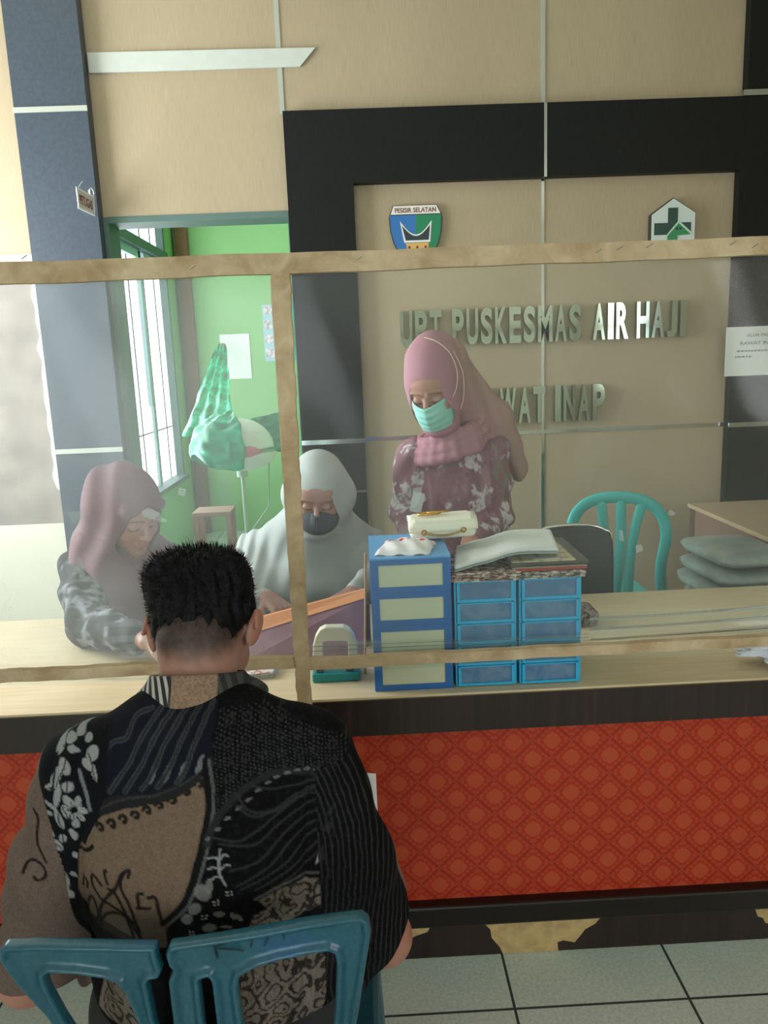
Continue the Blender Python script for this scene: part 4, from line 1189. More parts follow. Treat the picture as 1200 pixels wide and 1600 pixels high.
    for path_ in ([L(-.070, .050, -.012), L(-.086, .035, .015), L(-.092, .015, .06), L(-.078, 0, .112), L(-.042, -.01, .150), L(-.0, -.02, .166)], [L(-.070, .035, -.085), L(-.090, .005, -.04), L(-.099, -.01, .02), L(-.097, -.015, .06), L(-.082, -.02, .112)]):
        MB().tube(smooth_path([Vector(p)*1.0 for p in path_], 5), .0016, 5).out('mask_strap', plain('mask_elastic', 'd9c9b8', .6), mo)
    # clear badge on the chest
    p = A(652, 785, 2.40); bb = MB().box(-.018, .018, -.001, .001, -.032, .032, 0, Matrix.Translation(p) @ Matrix.Rotation(.25, 4, 'Y')).out('badge', plain('badge_plastic', 'c9ccca', .2), top)
woman_standing()

# ------------------------------------------------------------------ seated woman in the pale grey headscarf
def stool(x, y, label):
    e = empty('stool', (x, y, 0), label, 'stool', 'stools behind the counter')
    MB().box(x-.17, x+.17, y-.17, y+.17, .40, .425, .01).out('seat', tq, e)
    for qx in (-1, 1):
        for qy in (-1, 1): MB().tube([(x+qx*.14, y+qy*.14, .40), (x+qx*.16, y+qy*.16, 0)], [.018, .014], 8).out('leg', tq, e)
def woman_mid():
    top = empty('person', (-.2, 2.68, 0), 'seated woman in a pale grey headscarf and dark grey face mask behind the timber post', 'person')
    c = A(497, 772, 2.50); R = rot_of((-.02, -.90, -.40), .05)
    L = lambda *p: c+R@np.array(p)
    nk = A(492, 838, 2.66); sL, sR = A(405, 868, 2.70), A(575, 862, 2.70)
    hip = A3(-.21, 2.72, .50)
    eL = A(392, 955, 2.50); hL = A(418, 934, 2.24); eR = A3(.03, 2.55, .74); hR = A3(-.06, 2.36, .735)
    s = Sdf((-.56, 2.05, 0), (.16, 3.0, 1.26), .0036)
    add_head(s, c, R, ears=False)
    s.path([(L(0, -.02, -.03), .055), (nk, .050), (mid(sL, sR), .06)], .02)
    s.path([(sL, .04), (mid(sL, sR), .06), (sR, .04)], .02)
    s.path([(mid(sL, sR), .08), (hip+A3(0, 0, .12), .10), (hip, .12)], .04)
    s.path([(sL, .045), (eL, .036), (hL, .024)], .015); s.path([(sR, .045), (eR, .036), (hR, .024)], .015)
    hand(s, hL, (.62, -.72, -.25), (.0, -.25, -1), -1, .75, 1.0); hand(s, hR, (-.4, -.9, .0), (0, 0, -1), 1, .3, .95)
    for q in (-1, 1): s.path([(hip+A3(q*.09, 0, 0), .085), (A3(-.21+q*.10, 2.42, .50), .062), (A3(-.21+q*.10, 2.44, .10), .04), (A3(-.21+q*.10, 2.44, .036), .034)], .02) if q else 0
    s.out('body', skin_m, top, skin_color(c, R, (.43, .235, .19), (.45, .14, .12)))
    s = Sdf((-.60, 2.15, .03), (.20, 3.04, 1.02), .004)
    s.path([(sL, .06), (mid(sL, sR), .10), (sR, .06)], .04); s.ell(mid(sL, sR)+A3(0, 0, -.18), (.185, .135, .24), None, .05); s.ell(hip+A3(0, -.02, .02), (.21, .19, .15), None, .05)
    s.path([(sL, .062), (eL, .058), (mid(eL, hL, .86), .034)], .02); s.path([(sR, .062), (eR, .055), (mid(eR, hR, .86), .034)], .02)
    s.path([(A3(-.21, 2.60, .47), .13), (A3(-.21, 2.45, .42), .14), (A3(-.21, 2.50, .15), .16)], .05)
    s.fn(lambda F, X, Y, Z_: F+.003*np.sin(60*(Z_+X)+3*np.sin(Y*20)))
    s.out('dress', cloth_m, top, lambda P_: np.array(lin('b9bcbb'))*(.9+.2*fnoise(P_, 20, 2))[:, None])
    s = Sdf((-.56, 2.30, .62), (.16, 3.02, 1.26), .0036)
    s.ell(L(0, -.015, .028), (.088, .110, .112), R, .02)
    s.ell(L(0, -.060, .010), (.085, .085, .100), R, .04)
    s.ell(L(0, .012, -.050), (.082, .086, .085), R, .03)
    s.path([(L(0, -.03, -.06), .088), (nk, .118), (mid(nk, mid(sL, sR), .9), .15)], .05)
    s.path([(sL+A3(.03, -.01, 0), .083), (mid(sL, sR)+A3(0, -.02, .0), .14), (sR+A3(-.03, -.01, 0), .083)], .05)
    s.ell(mid(sL, sR)+A3(-.005, -.04, -.10), (.235, .155, .15), None, .05)
    s.path([(L(-.07, -.03, -.02), .05), (sL+A3(.0, -.02, .02), .06)], .06); s.path([(L(.07, -.03, -.02), .05), (sR+A3(.0, -.02, .02), .06)], .06)
    s.path([(sL, .08), (mid(sL, eL, .75), .075)], .04); s.path([(sR, .08), (mid(sR, eR, .6), .075)], .04)
    s.fn(lambda F, X, Y, Z_: F+(.0035*np.sin(30*(X-c[0])+14*Z_+2*np.sin(9*Z_))+.0030*np.sin(34*Z_+300*(X-c[0])**2))*np.clip((.99-Z_)/.12, 0, 1))
    s.path([(L(0, .06, -.052), .070), (L(0, .06, .010), .052), (L(0, .06, .040), .028)], .004, 'sub'); s.path([(L(0, .12, -.055), .072), (L(0, .12, .010), .054), (L(0, .12, .042), .030)], .004, 'sub'); s.path([(L(0, .09, -.052), .071), (L(0, .09, .010), .053), (L(0, .09, .042), .032)], .004, 'sub')
    s.ell(L(0, .004, -.118), (.062, .072, .034), R, .02)
    s.out('headscarf', vcol('pale_scarf_cloth', .8, .2, 500, .25, weave=.12), top, lambda P_: np.array(lin('b4bab8'))*(.92+.16*fnoise(P_, 9, 5))[:, None])
    s = Sdf(c-A3(.13, .16, .15), c+A3(.13, .1, .07), .0022)
    s.ell(L(0, .030, -.058), (.072, .086, .062), R, .01); s.cone(L(0, .106, -.014), L(0, .104, -.064), .014, .012, .014)
    s.fn(lambda F, X, Y, Z_: np.maximum(F, ((X-c[0])*R[0, 2]+(Y-c[1])*R[1, 2]+(Z_-c[2])*R[2, 2])+.012))
    s.ell(L(0, .0, -.04), (.085, .040, .09), R, .004, 'sub')
    mo = s.out('face_mask', vcol('dark_mask_cloth', .8, .15, 300, .25), top, lambda P_: np.array(lin('4c5158'))*(.9+.2*fnoise(P_, 40, 2))[:, None])
    MB().tube([L(.0, .122, -.02), L(0, .118, -.07)], .0013, 5).out('mask_seam', plain('mask_seam_grey', '747a80', .8), mo)
    p = A(530, 828, 2.44); MB().tube([p+A3(.010*math.cos(a_), 0, .010*math.sin(a_)) for a_ in np.linspace(0, 2*PI, 18)], .0013, 5).out('ring_pin', plain('ring_pin', 'd5d6d2', .3, .6), top)
    stool(-.21, 2.74, 'turquoise stool under the woman in the pale grey headscarf')
woman_mid()

# ------------------------------------------------------------------ seated woman in the mauve headscarf, left
def woman_left():
    top = empty('person', (-.78, 2.4, 0), 'seated woman in a mauve headscarf and dark patterned jacket leaning on the counter, left', 'person')
    c = A(201, 801, 2.24); R = rot_of((.70, -.62, -.44), -.05)
    L = lambda *p: c+R@np.array(p)
    nk = A(178, 862, 2.34); sL, sR = A(128, 892, 2.34), A(262, 880, 2.44); mm_ = mid(sL, sR)
    hip = A3(-.80, 2.62, .50)
    eL = A(138, 985, 2.10)+A3(0, 0, .02); hL = A(218, 996, 1.90)+A3(.02, 0, -.01); eR = A(300, 950, 2.28); hR = A(300, 985, 2.08)
    s = Sdf((-1.12, 1.72, 0), (-.30, 2.86, 1.26), .0036)
    add_head(s, c, R, ears=False)
    s.path([(L(0, -.02, -.03), .055), (nk, .050), (mm_, .06)], .02); s.path([(sL, .04), (mm_, .06), (sR, .04)], .02)
    s.path([(mm_, .08), (hip+A3(0, 0, .14), .10), (hip, .12)], .04)
    s.path([(sL, .045), (eL, .036), (hL, .024)], .015); s.path([(sR, .045), (eR, .036), (hR, .024)], .015)
    hand(s, hL, (.95, -.15, -.12), (.1, -.1, -1), -1, .45, .95); hand(s, hR, (.5, -.85, -.1), (0, 0, -1), 1, .4, .95)
    for q in (-1, 1): s.path([(hip+A3(q*.09, 0, 0), .085), (A3(-.80+q*.10, 2.45, .50), .062), (A3(-.80+q*.10, 2.46, .10), .04), (A3(-.80+q*.10, 2.45, .036), .034)], .02)
    s.out('body', skin_m, top, skin_color(c, R, (.40, .20, .15), (.42, .13, .11)))
    s = Sdf((-1.14, 1.80, .03), (-.36, 2.90, 1.02), .004)
    s.path([(sL, .066), (mm_, .10), (sR, .066)], .04); s.ell(mm_+A3(0, .03, -.16), (.18, .15, .22), None, .05); s.ell(hip+A3(0, -.02, .02), (.20, .19, .16), None, .06); s.path([(mm_, .13), (hip, .17)], .05)
    s.path([(sL, .068), (mid(sL, eL), .064), (eL, .060), (mid(eL, hL, .84), .040)], .02); s.path([(sR, .066), (eR, .056), (mid(eR, hR, .86), .036)], .02)
    s.path([(A3(-.80, 2.55, .47), .13), (A3(-.80, 2.52, .15), .16)], .05)
    s.fn(lambda F, X, Y, Z_: F+.0042*np.sin(62*(Z_*.9+X*.5)+3*np.sin(Y*17))*(Y < 2.4)+.003*np.sin(90*X+30*Z_))
    def jk(P_):
        n1 = fnoise(P_, 16, 1); n2 = fnoise(P_, 60, 3)
        col = np.array(lin('27272d'))*np.ones((len(P_), 1)); m_ = (sm(n1, .48, .62)*sm(n2, .3, .6))[:, None]*.75
        col = col*(1-m_)+np.array(lin('9aa0a8'))*m_; m_ = sm(fnoise(P_, 34, 8), .56, .64)[:, None]*.7
        return col*(1-m_)+np.array(lin('17171c'))*m_
    s.out('jacket', cloth_m, top, jk)
    s = Sdf((-1.06, 1.98, .66), (-.42, 2.66, 1.28), .0036)
    s.ell(L(0, -.018, .026), (.092, .116, .116), R, .02); s.ell(L(0, -.085, .0), (.088, .085, .105), R, .05); s.ell(L(0, .012, -.050), (.084, .086, .088), R, .03)
    s.path([(L(-.02, -.07, -.05), .105), (nk+A3(-.01, .02, 0), .118), (mid(nk, mm_, .8), .13)], .05)
    s.path([(nk+A3(.02, -.06, -.02), .085), (mm_+A3(.03, -.11, -.06), .075), (mm_+A3(.03, -.10, -.16), .055)], .05)
    s.path([(nk+A3(.05, 0, 0), .07), (sR+A3(-.02, 0, .02), .05)], .05)
    s.fn(lambda F, X, Y, Z_: F+.0055*np.sin(66*((X-c[0])*.9-(Z_-c[2])*.22)+1.5*np.sin(Z_*16))*np.clip((c[0]+.02-X)/.04, 0, 1)+.0025*np.sin(55*Z_+40*X)*(Z_ < c[2]-.06))
    s.path([(L(0, .06, -.052), .070), (L(0, .06, .010), .052), (L(0, .06, .040), .028)], .004, 'sub'); s.path([(L(0, .12, -.055), .072), (L(0, .12, .010), .054), (L(0, .12, .042), .030)], .004, 'sub'); s.path([(L(0, .09, -.052), .071), (L(0, .09, .010), .053), (L(0, .09, .042), .032)], .004, 'sub')
    s.ell(L(0, .004, -.118), (.062, .072, .034), R, .02)
    s.cone(L(-.055, .070, .060), L(.055, .070, .060), .013, .013, .02)
    s.out('headscarf', vcol('mauve_scarf_cloth', .8, .2, 500, .25, weave=.12), top, lambda P_: np.array(lin('75555f'))*(.85+.3*fnoise(P_, 9, 5))[:, None])
    stool(-.80, 2.62, 'turquoise stool under the woman in the mauve headscarf')
woman_left()

# ------------------------------------------------------------------ the blue chair in front
cc = empty('plastic_chair', (-.235, 1.0, 0), 'cracked blue plastic chair with scratched letters, in the foreground under the man', 'chair')
XC = -.235
def ysurf(x, z): return .795+.22*(x-XC)**2+.16*np.clip(.80-z, 0, 1)
def poly_sdf(pts, X, Z_):
    P_ = np.array(pts); d = np.full(np.broadcast(X, Z_).shape, 9.0); sgn = np.ones_like(d); n = len(P_)
    for i in range(n):
        a, b_ = P_[i], P_[(i+1) % n]; e = b_-a; wx, wz = X-a[0], Z_-a[1]
        t_ = np.clip((wx*e[0]+wz*e[1])/max(1e-12, e@e), 0, 1)
        d = np.minimum(d, (wx-e[0]*t_)**2+(wz-e[1]*t_)**2)
        if abs(e[1]) > 1e-9:
            c1 = (Z_ >= a[1]) != (Z_ >= b_[1]); xi = a[0]+(Z_-a[1])/e[1]*e[0]
            sgn = np.where(c1 & (X < xi), -sgn, sgn)
    return np.sqrt(d)*sgn
def pxz(l, Y=.80): return [(at(x, y, Y)[0], at(x, y, Y)[2]) for x, y in l]
outer = pxz([(0, 1500), (0, 1482), (10, 1473), (60, 1468), (130, 1466), (258, 1466), (330, 1455), (400, 1445), (480, 1433), (545, 1427), (566, 1427), (577, 1436), (580, 1456), (570, 1530), (556, 1630), (540, 1760), (500, 1960), (190, 1960), (150, 1790), (68, 1600), (22, 1540)])
holes = [pxz(l) for l in (
    [(70, 1524), (78, 1518), (120, 1518), (165, 1524), (185, 1534), (196, 1552), (212, 1600), (232, 1720), (160, 1730), (95, 1600), (74, 1548)],
    [(377, 1520), (405, 1504), (440, 1494), (479, 1487), (512, 1483), (522, 1488), (526, 1508), (522, 1600), (505, 1750), (388, 1750), (377, 1600), (372, 1542)],
    [(313, 1526), (326, 1521), (331, 1530), (336, 1600), (344, 1730), (326, 1730), (317, 1600)],
    [(247, 1440), (270, 1440), (268, 1466), (262, 1480), (266, 1500), (272, 1508), (264, 1530), (268, 1600), (280, 1720), (258, 1720), (240, 1600), (232, 1532), (236, 1525), (250, 1523), (256, 1508), (250, 1488), (249, 1470)])]
s = Sdf((-.50, .755, .40), (.03, .90, .84), .0021)
qx = s.sl(s.lo, s.lo+s.n*s.h); X, Y, Z_ = s.ax(qx)
X2, Z2 = X[:, 0, :].astype(float), Z_[0, 0, :][None, :].astype(float)
d2 = poly_sdf(outer, X2, Z2)
for hh in holes: d2 = np.maximum(d2, -poly_sdf(hh, X2, Z2))
q = Y-ysurf(X, Z_)
d2_ = d2[:, None, :]
tt = .0030+.0044*np.exp(-((d2_+.004)/.006)**2)                        # rolled rims
rim = q+.004*np.exp(-((d2_+.004)/.006)**2)
w0 = d2_+.003; w1 = np.abs(rim)-tt+.0015
s.F = (np.minimum(np.maximum(w0, w1), 0)+np.sqrt(np.maximum(w0, 0)**2+np.maximum(w1, 0)**2)-.0028).astype(np.float32)
t = NT('worn_blue_plastic')
n1 = t.noise(t.co(), 7, 4, .6); n2 = t.noise(t.co(), 160, 3)
c_ = t.ramp(n1, [(.35, lin('164858')), (.55, lin('1b5160')), (.72, lin('1d4a78'))])
t.set(Base_Color=t.mix(.2, c_, t.ramp(n2, [(.4, lin('154656')), (.7, lin('3f7684'))])), Roughness=.30); t.bump(n2, .12, .0008)
bluep = t.m
s.out('backrest', bluep, cc)
b = MB(); b.box(-.455, -.015, .84, 1.26, .405, .43, .01); b.out('seat', bluep, cc)
for qx_, qy_ in ((-.43, .86), (-.04, .86), (-.44, 1.24), (-.03, 1.24)):
    MB().tube([(qx_, qy_, .41), (qx_+(.02 if qx_ > -.2 else -.02), qy_+(.03 if qy_ > 1 else -.03), 0)], [.024, .017], 8, .6).out('leg', bluep, cc)
ink = plain('dark_scratch', '10303a', .7)
for l in ([(332, 1474), (335, 1490), (338, 1503)], [(361, 1470), (350, 1477), (337, 1484), (352, 1487), (368, 1488), (380, 1491)], [(394, 1463), (393, 1474), (391, 1484)], [(413, 1482), (419, 1468), (425, 1459), (434, 1456), (440, 1462), (444, 1471)]):
    pts = []
    for x, y in l:
        p = at(x, y, .788); pts.append((p[0], float(ysurf(p[0], p[2]))-.0068, p[2]))
    MB().tube(smooth_path([Vector(p) for p in pts], 4), .0011, 6).out('scratched_letter', ink, cc)

# ------------------------------------------------------------------ the man seated in front, seen from behind
def man():
    top = empty('person', (-.25, 1.0, 0), 'man seated with his back to us, short black hair and dark patterned shirt, head bowed', 'person')
    c = A3(-.266, 1.168, 1.046); R = rot_of((.04, .75, -.66), .03)
    L = lambda *p: c+R@np.array(p)
    nb = A3(-.262, 1.085, .975)
    sL, sR = A3(-.405, 1.02, .905), A3(-.105, 1.02, .915)
    eL, eR = A3(-.530, 1.00, .585), A3(-.002, 1.045, .578); hL, hR = A3(-.40, 1.27, .62), A3(-.045, 1.31, .60)
    hip = A3(-.24, 1.00, .53)
    s = Sdf((-.66, .82, 0), (.10, 1.62, 1.22), .0034)
    add_head(s, c, R)
    s.path([(L(0, -.045, -.035), .057), (nb+A3(0, .005, 0), .056), (mid(sL, sR)+A3(0, .02, -.02), .05)], .015)
    s.path([(sL, .045), (mid(sL, sR)+A3(0, 0, -.04), .05), (sR, .045)], .015); s.path([(mid(sL, sR)+A3(0, 0, -.06), .075), (A3(-.24, 1.0, .72), .10), (hip, .11)], .03)
    for a_, e_, h_ in ((sL, eL, hL), (sR, eR, hR)): s.path([(a_, .048), (e_, .040), (mid(e_, h_, .35), .038), (h_, .025)], .015)
    hand(s, hL, (.75, .6, .1), (.5, -.6, .4), 1, .5); hand(s, hR, (-.6, .7, .2), (-.5, -.6, .4), -1, .5)
    for q_ in (-1, 1): s.path([(hip+A3(q_*.09, 0, .0), .085), (A3(-.24+q_*.13, 1.40, .50), .060), (A3(-.24+q_*.14, 1.42, .12), .042), (A3(-.24+q_*.14, 1.46, .04), .034), (A3(-.24+q_*.14, 1.53, .03), .028)], .02)
    def ex(P_, q_, col):
        # cropped hair fading out on the nape and around the ears
        n = fnoise(P_, 70, 4); n2 = fnoise(P_, 300, 6, 2)
        back = q_[:, 1] < .03
        lowx = .985+.030*np.abs((P_[:, 0]-c[0])/.05)**2*0
        m_ = sm(P_[:, 2]+.016*(n-.5), 1.022, 1.066)*back*(P_[:, 2] > .98)*(np.abs(q_[:, 0]) < .0765)
        side = sm(np.abs(q_[:, 0]), .060, .072); m_ = m_*(1-.55*side*(P_[:, 2] < 1.075))
        m_ = (m_*(.80+.2*n2))[:, None]
        ear = (np.abs(q_[:, 0]) > .0785)[:, None]*.35
        col = col*(1-ear)+np.array((.42, .13, .08))*ear
        return col*(1-m_)+np.array((.012, .011, .012))*m_
    s.out('body', skin_m, top, skin_color(c, R, (.36, .19, .14), (.42, .13, .11), extra=ex))
    # hair: a cap with a rough surface
    s = Sdf(c-A3(.14, .17, .12), c+A3(.14, .15, .19), .0022)
    s.ell(L(0, -.014, .026), (.080, .101, .102), R, .01)
    s.ell(L(-.035, -.060, .060), (.048, .050, .045), R, .02); s.ell(L(.037, -.060, .060), (.048, .050, .045), R, .02)
    
    def rough(F, X, Y, Z_):
        return F+.0016*np.sin(210*X+60*Z_+3*np.sin(90*Y))+.0014*np.sin(150*Y+190*X-80*Z_)+.0012*np.sin(330*X+130*Y)
    s.fn(rough)
    def cut(F, X, Y, Z_):
        l = (X-c[0])*R[0, 1]+(Y-c[1])*R[1, 1]+(Z_-c[2])*R[2, 1]; lu = (X-c[0])*R[0, 2]+(Y-c[1])*R[1, 2]+(Z_-c[2])*R[2, 2]
        zc = 1.043+.022*np.clip(np.abs(X-c[0])-.035, 0, 1)/.04+.0008*np.sin(X*310)
        return np.maximum(np.maximum(F, zc-Z_), np.minimum(l-.055, .048-lu))
    s.fn(cut)
    hairm = NT('black_hair'); n_ = hairm.noise(hairm.co(scale=(1, 1, .3)), 300, 3)
    hairm.set(Base_Color=hairm.ramp(n_, [(.3, (.002, .002, .003)), (.7, (.008, .008, .009))]), Roughness=.55, Specular_IOR_Level=.12); hairm.bump(n_, .6, .002)
    ho = s.out('hair', hairm.m, top)
    # loose strands
    rng = np.random.default_rng(4); P_, Q = s.mesh()
    zlow = 1.055
    idx = rng.choice(np.where(P_[:, 2] > zlow)[0], 5200)
    V, F_ = [], []
    for i in idx:
        p = P_[i]; o_ = p-L(0, -.014, .02); o_ /= np.linalg.norm(o_)
        lt = ((p-c)@R)
        flow = A3(-.25*np.sign(lt[0]-.015)+rng.normal()*.35, -.55+rng.normal()*.3, -.25+rng.normal()*.25)
        upm = sm(np.array([p[2]]), 1.11, 1.17)[0]
        d = flow*(1-.55*upm)+o_*(.55+.35*upm)+A3(rng.normal()*.2, 0, .22*upm); d = d-o_*min(0, d@o_); d /= np.linalg.norm(d)
        ln = rng.uniform(.005, .011)*(1+.8*upm*rng.random()); wd = np.cross(d, o_); wd /= (np.linalg.norm(wd)+1e-9); wd = wd*.00042
        k = len(V); m_ = p+d*ln*.55+o_*.0005; e = p+d*ln-A3(0, 0, .0014)
        V += [p-o_*.001-wd, p-o_*.001+wd, m_+wd*.8, m_-wd*.8, e]; F_ += [(k, k+1, k+2, k+3), (k+3, k+2, k+4)]
    me = bpy.data.meshes.new('hair_strands'); me.from_pydata([tuple(v) for v in V], [], F_); me.update()
    so = link('hair_strands', me, hairm.m, ho); so['kind'] = 'stuff'
    # trousers
    s = Sdf((-.50, .82, .05), (.02, 1.62, .68), .0045)
    s.ell(hip+A3(0, .0, .0), (.19, .15, .13), None, .04)
    for q_ in (-1, 1): s.path([(hip+A3(q_*.09, 0, .0), .105), (A3(-.24+q_*.13, 1.40, .50), .078), (A3(-.24+q_*.14, 1.42, .12), .066)], .03)
    s.out('trousers', plain('black_trousers', '1a1a1e', .8), top)
    for q_ in (-1, 1):
        b = MB(); x_ = -.24+q_*.14; b.box(x_-.045, x_+.045, 1.38, 1.64, 0, .055, .02); b.out('shoe', plain('black_shoe', '141414', .5), top)
    # shirt
    h_ = .0021
    s = Sdf((-.66, .80, .50), (.12, 1.24, 1.05), h_)
    s.ell(A3(-.240, .995, .60), (.186, .135, .17), None, .03)
    s.ell(A3(-.243, .995, .775), (.192, .135, .17), None, .05)
    s.path([(A3(-.395, 1.015, .893), .070), (A3(-.25, 1.00, .895), .085), (A3(-.115, 1.015, .903), .070)], .04)
    s.path([(A3(-.375, 1.02, .915), .055), (A3(-.315, 1.05, .942), .052), (A3(-.262, 1.07, .945), .058), (A3(-.21, 1.05, .944), .052), (A3(-.145, 1.02, .925), .055)], .03)
    s.path([(A3(-.415, 1.015, .885), .072), (A3(-.460, 1.00, .76), .066), (A3(-.497, 1.005, .625), .066), (A3(-.505, 1.01, .575), .066)], .025)
    s.path([(A3(-.098, 1.015, .89), .072), (A3(-.058, 1.00, .76), .070), (A3(-.040, 1.015, .64), .072), (A3(-.048, 1.02, .585), .072)], .025)
    s.path([(A3(-.03, 1.06, .70), .055), (A3(-.012, 1.07, .63), .05)], .02)
    # creases
    def crease(F, X, Y, Z_):
        f = .0035*np.sin(26*(X+.24)+9*Z_)*np.clip((.92-Z_)/.1, 0, 1)
        f = f+.0030*np.sin(60*(Z_-.6*np.abs(X+.25))+3*np.sin(X*14))*np.clip((np.abs(X+.25)-.16)/.05, 0, 1)
        f = f+.0025*np.sin(48*(Z_+.8*X)+2*np.sin(20*X))*np.clip((.80-Z_)/.1, 0, 1)
        # seam grooves where the sleeves join
        for sx, x0 in ((-1, -.405), (1, -.095)):
            g = np.abs(X-(x0+sx*.02*np.clip((.90-Z_)/.3, 0, 1)*-1)); f = f+.0035*np.exp(-(g/.004)**2)*((Y < 1.02) & (Z_ < .955) & (Z_ > .60))
        return F+f
    s.fn(crease)
    s.cone(A3(-.53, 1.01, .575), A3(-.55, 1.01, .515), .052, .052, .004, 'sub'); s.cone(A3(-.045, 1.02, .585), A3(-.035, 1.02, .50), .052, .052, .004, 'sub')
    s.fn(lambda F, X, Y, Z_: np.maximum(F, np.where(X < -.44, .612, np.where(X > -.09, .555+1.1*(X+.05), .50))-Z_))
    # the printed pattern, laid on the flat of the cloth (pattern units u across, v down)
    def uv(P_):
        x, z = P_[:, 0], P_[:, 2]
        u = 782.8+1333.9*x-441.4*z-189.1*x*z+255.4*z*z; v = 2015.2-95.9*x-244.6*z+39.1*x*z-712.0*z*z
        return u, v
    def pin(pts, u, v):
        ins = np.zeros(len(u), bool); n = len(pts)
        for i in range(n):
            (x1, y1), (x2, y2) = pts[i], pts[(i+1) % n]
            if y1 == y2: continue
            cr_ = ((v >= y1) != (v >= y2)) & (u < x1+(v-y1)/(y2-y1)*(x2-x1)); ins ^= cr_
        d = ldist(list(pts)+[pts[0]], u, v)
        return sm(np.where(ins, d, -d), -1.6, 1.6)
    def ldist(pts, u, v):
        d = np.full(len(u), 1e9)
        for (x1, y1), (x2, y2) in zip(pts[:-1], pts[1:]):
            ex_, ey_ = x2-x1, y2-y1; t_ = np.clip(((u-x1)*ex_+(v-y1)*ey_)/max(1e-6, ex_*ex_+ey_*ey_), 0, 1)
            d = np.minimum(d, (u-x1-t_*ex_)**2+(v-y1-t_*ey_)**2)
        return np.sqrt(d)
    def sp2(pts, n=6): return [(p.x, p.y) for p in smooth_path([Vector((*p, 0)) for p in pts], n)]
    def shirt(P_):
        u, v = uv(P_); N = len(u)
        wob = (fnoise(P_, 60, 3)-.5)*5; u = u+wob; v = v+(fnoise(P_, 55, 8)-.5)*5
        col = np.ones((N, 3))*np.array(lin('0c0c0e'))
        fine = fnoise(P_, 330, 2, 2)
        backside = P_[:, 1] < 1.03
        def bl(m_, h_, a=1.0):
            nonlocal col
            m_ = np.asarray(m_, float); m_ = (m_*a)[:, None]; cc_ = np.array(lin(h_)) if isinstance(h_, str) else np.array(h_); col = col*(1-m_)+cc_*m_
        def line(pts, wd, h_, a=1.0): bl(1-sm(ldist(sp2(pts), u, v), wd*.6, wd*1.3), h_, a)
        def blob(x, y, rx_, ry_, rot, h_, a=1.0):
            cs, sn = math.cos(rot), math.sin(rot); a_ = ((u-x)*cs+(v-y)*sn)/rx_; b_ = (-(u-x)*sn+(v-y)*cs)/ry_
            bl(1-sm(a_*a_+b_*b_, .7, 1.15), h_, a)
        tan, lg, mg_ = '8a7565', 'aeb0b2', '4a4a4c'
        # whole-cloth ground texture
        bl(fine > .62, '222226', .5)
        # navy yoke with wavy stripes falling from the collar
        yoke = [(175, 1110), (240, 1075), (345, 1075), (345, 1160), (300, 1185), (250, 1210), (185, 1240), (165, 1210)]
        bl(pin(yoke, u, v), '171a26')
        for i, (x0, y0, x1, y1) in enumerate(((240, 1092, 172, 1160), (258, 1086, 182, 1222), (278, 1084, 208, 1214), (298, 1082, 236, 1204), (318, 1080, 264, 1194), (338, 1078, 294, 1182))):
            mx_, my_ = (x0+x1)/2, (y0+y1)/2
            pts = [(x0, y0), (mx_+9, my_-22), (mx_-2, my_+8), (x1+10, y1-16), (x1, y1)]
            line(pts, 4.2, '4a4b51', .9); line(pts, 1.8, '26272d', .9)
            if i > 1: blob(mx_+12, my_+26, 5, 17, .3, '85868a', .8)
        # tan field with curled edge
        tanp = [(331, 1174), (334, 1225), (325, 1275), (312, 1327), (298, 1375), (268, 1417), (262, 1475), (150, 1475), (108, 1430), (119, 1343), (137, 1305), (153, 1287), (169, 1265), (212, 1241), (255, 1225), (292, 1209), (313, 1193)]
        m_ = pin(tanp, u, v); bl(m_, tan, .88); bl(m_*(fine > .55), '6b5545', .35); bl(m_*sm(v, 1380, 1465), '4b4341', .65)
        for i in range(9):
            x = 156+i*20.2; y = 1289-i*12.0-(4 if i > 6 else 0)
            a_ = np.linspace(0, 4.6, 9); line([(x+9-7*math.cos(q_)*(1-.1*q_), y-3-7*math.sin(q_)*(1-.1*q_)) for q_ in a_], 3.4, '25211f')
        bl(pin([(150, 1245), (200, 1222), (250, 1208), (330, 1165), (331, 1178), (300, 1203), (250, 1225), (205, 1243), (160, 1268), (140, 1300), (135, 1285)], u, v), '2a2a2c', .85)
        line([(155, 1262), (205, 1228), (260, 1208), (322, 1172)], 1.6, '4a4a4a', .6)
        # root-like dark drawing at the bottom of the tan field
        for pts in ([(150, 1470), (160, 1420), (190, 1375), (205, 1345), (215, 1338), (213, 1350)], [(165, 1378), (150, 1368), (147, 1385), (165, 1405), (195, 1412), (215, 1430)], [(178, 1372), (172, 1355), (176, 1350)], [(215, 1470), (205, 1420), (190, 1385), (178, 1380)], [(205, 1345), (200, 1370), (212, 1400), (222, 1440), (228, 1470)],
                    [(228, 1398), (226, 1378), (234, 1374)], [(242, 1380), (254, 1378), (258, 1400), (262, 1425), (270, 1430), (272, 1470)], [(225, 1402), (244, 1398)], [(120, 1410), (128, 1385), (136, 1388), (134, 1400)], [(150, 1460), (175, 1425), (205, 1420), (225, 1465)], [(125, 1470), (132, 1430), (145, 1412), (150, 1440), (140, 1465)]):
            line(pts, 3.0, '1c1918', .95)
        line([(119, 1345), (135, 1336), (150, 1322)], 3, '1c1918')
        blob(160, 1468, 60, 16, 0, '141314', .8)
        # rope border right of the tan field
        line([(337, 1150), (340, 1200), (336, 1260), (322, 1325), (300, 1385), (262, 1428)], 5.5, '161618'); line([(341, 1150), (345, 1205), (340, 1262), (326, 1330), (303, 1390), (268, 1432)], 2.4, '6a6a6a', .8)
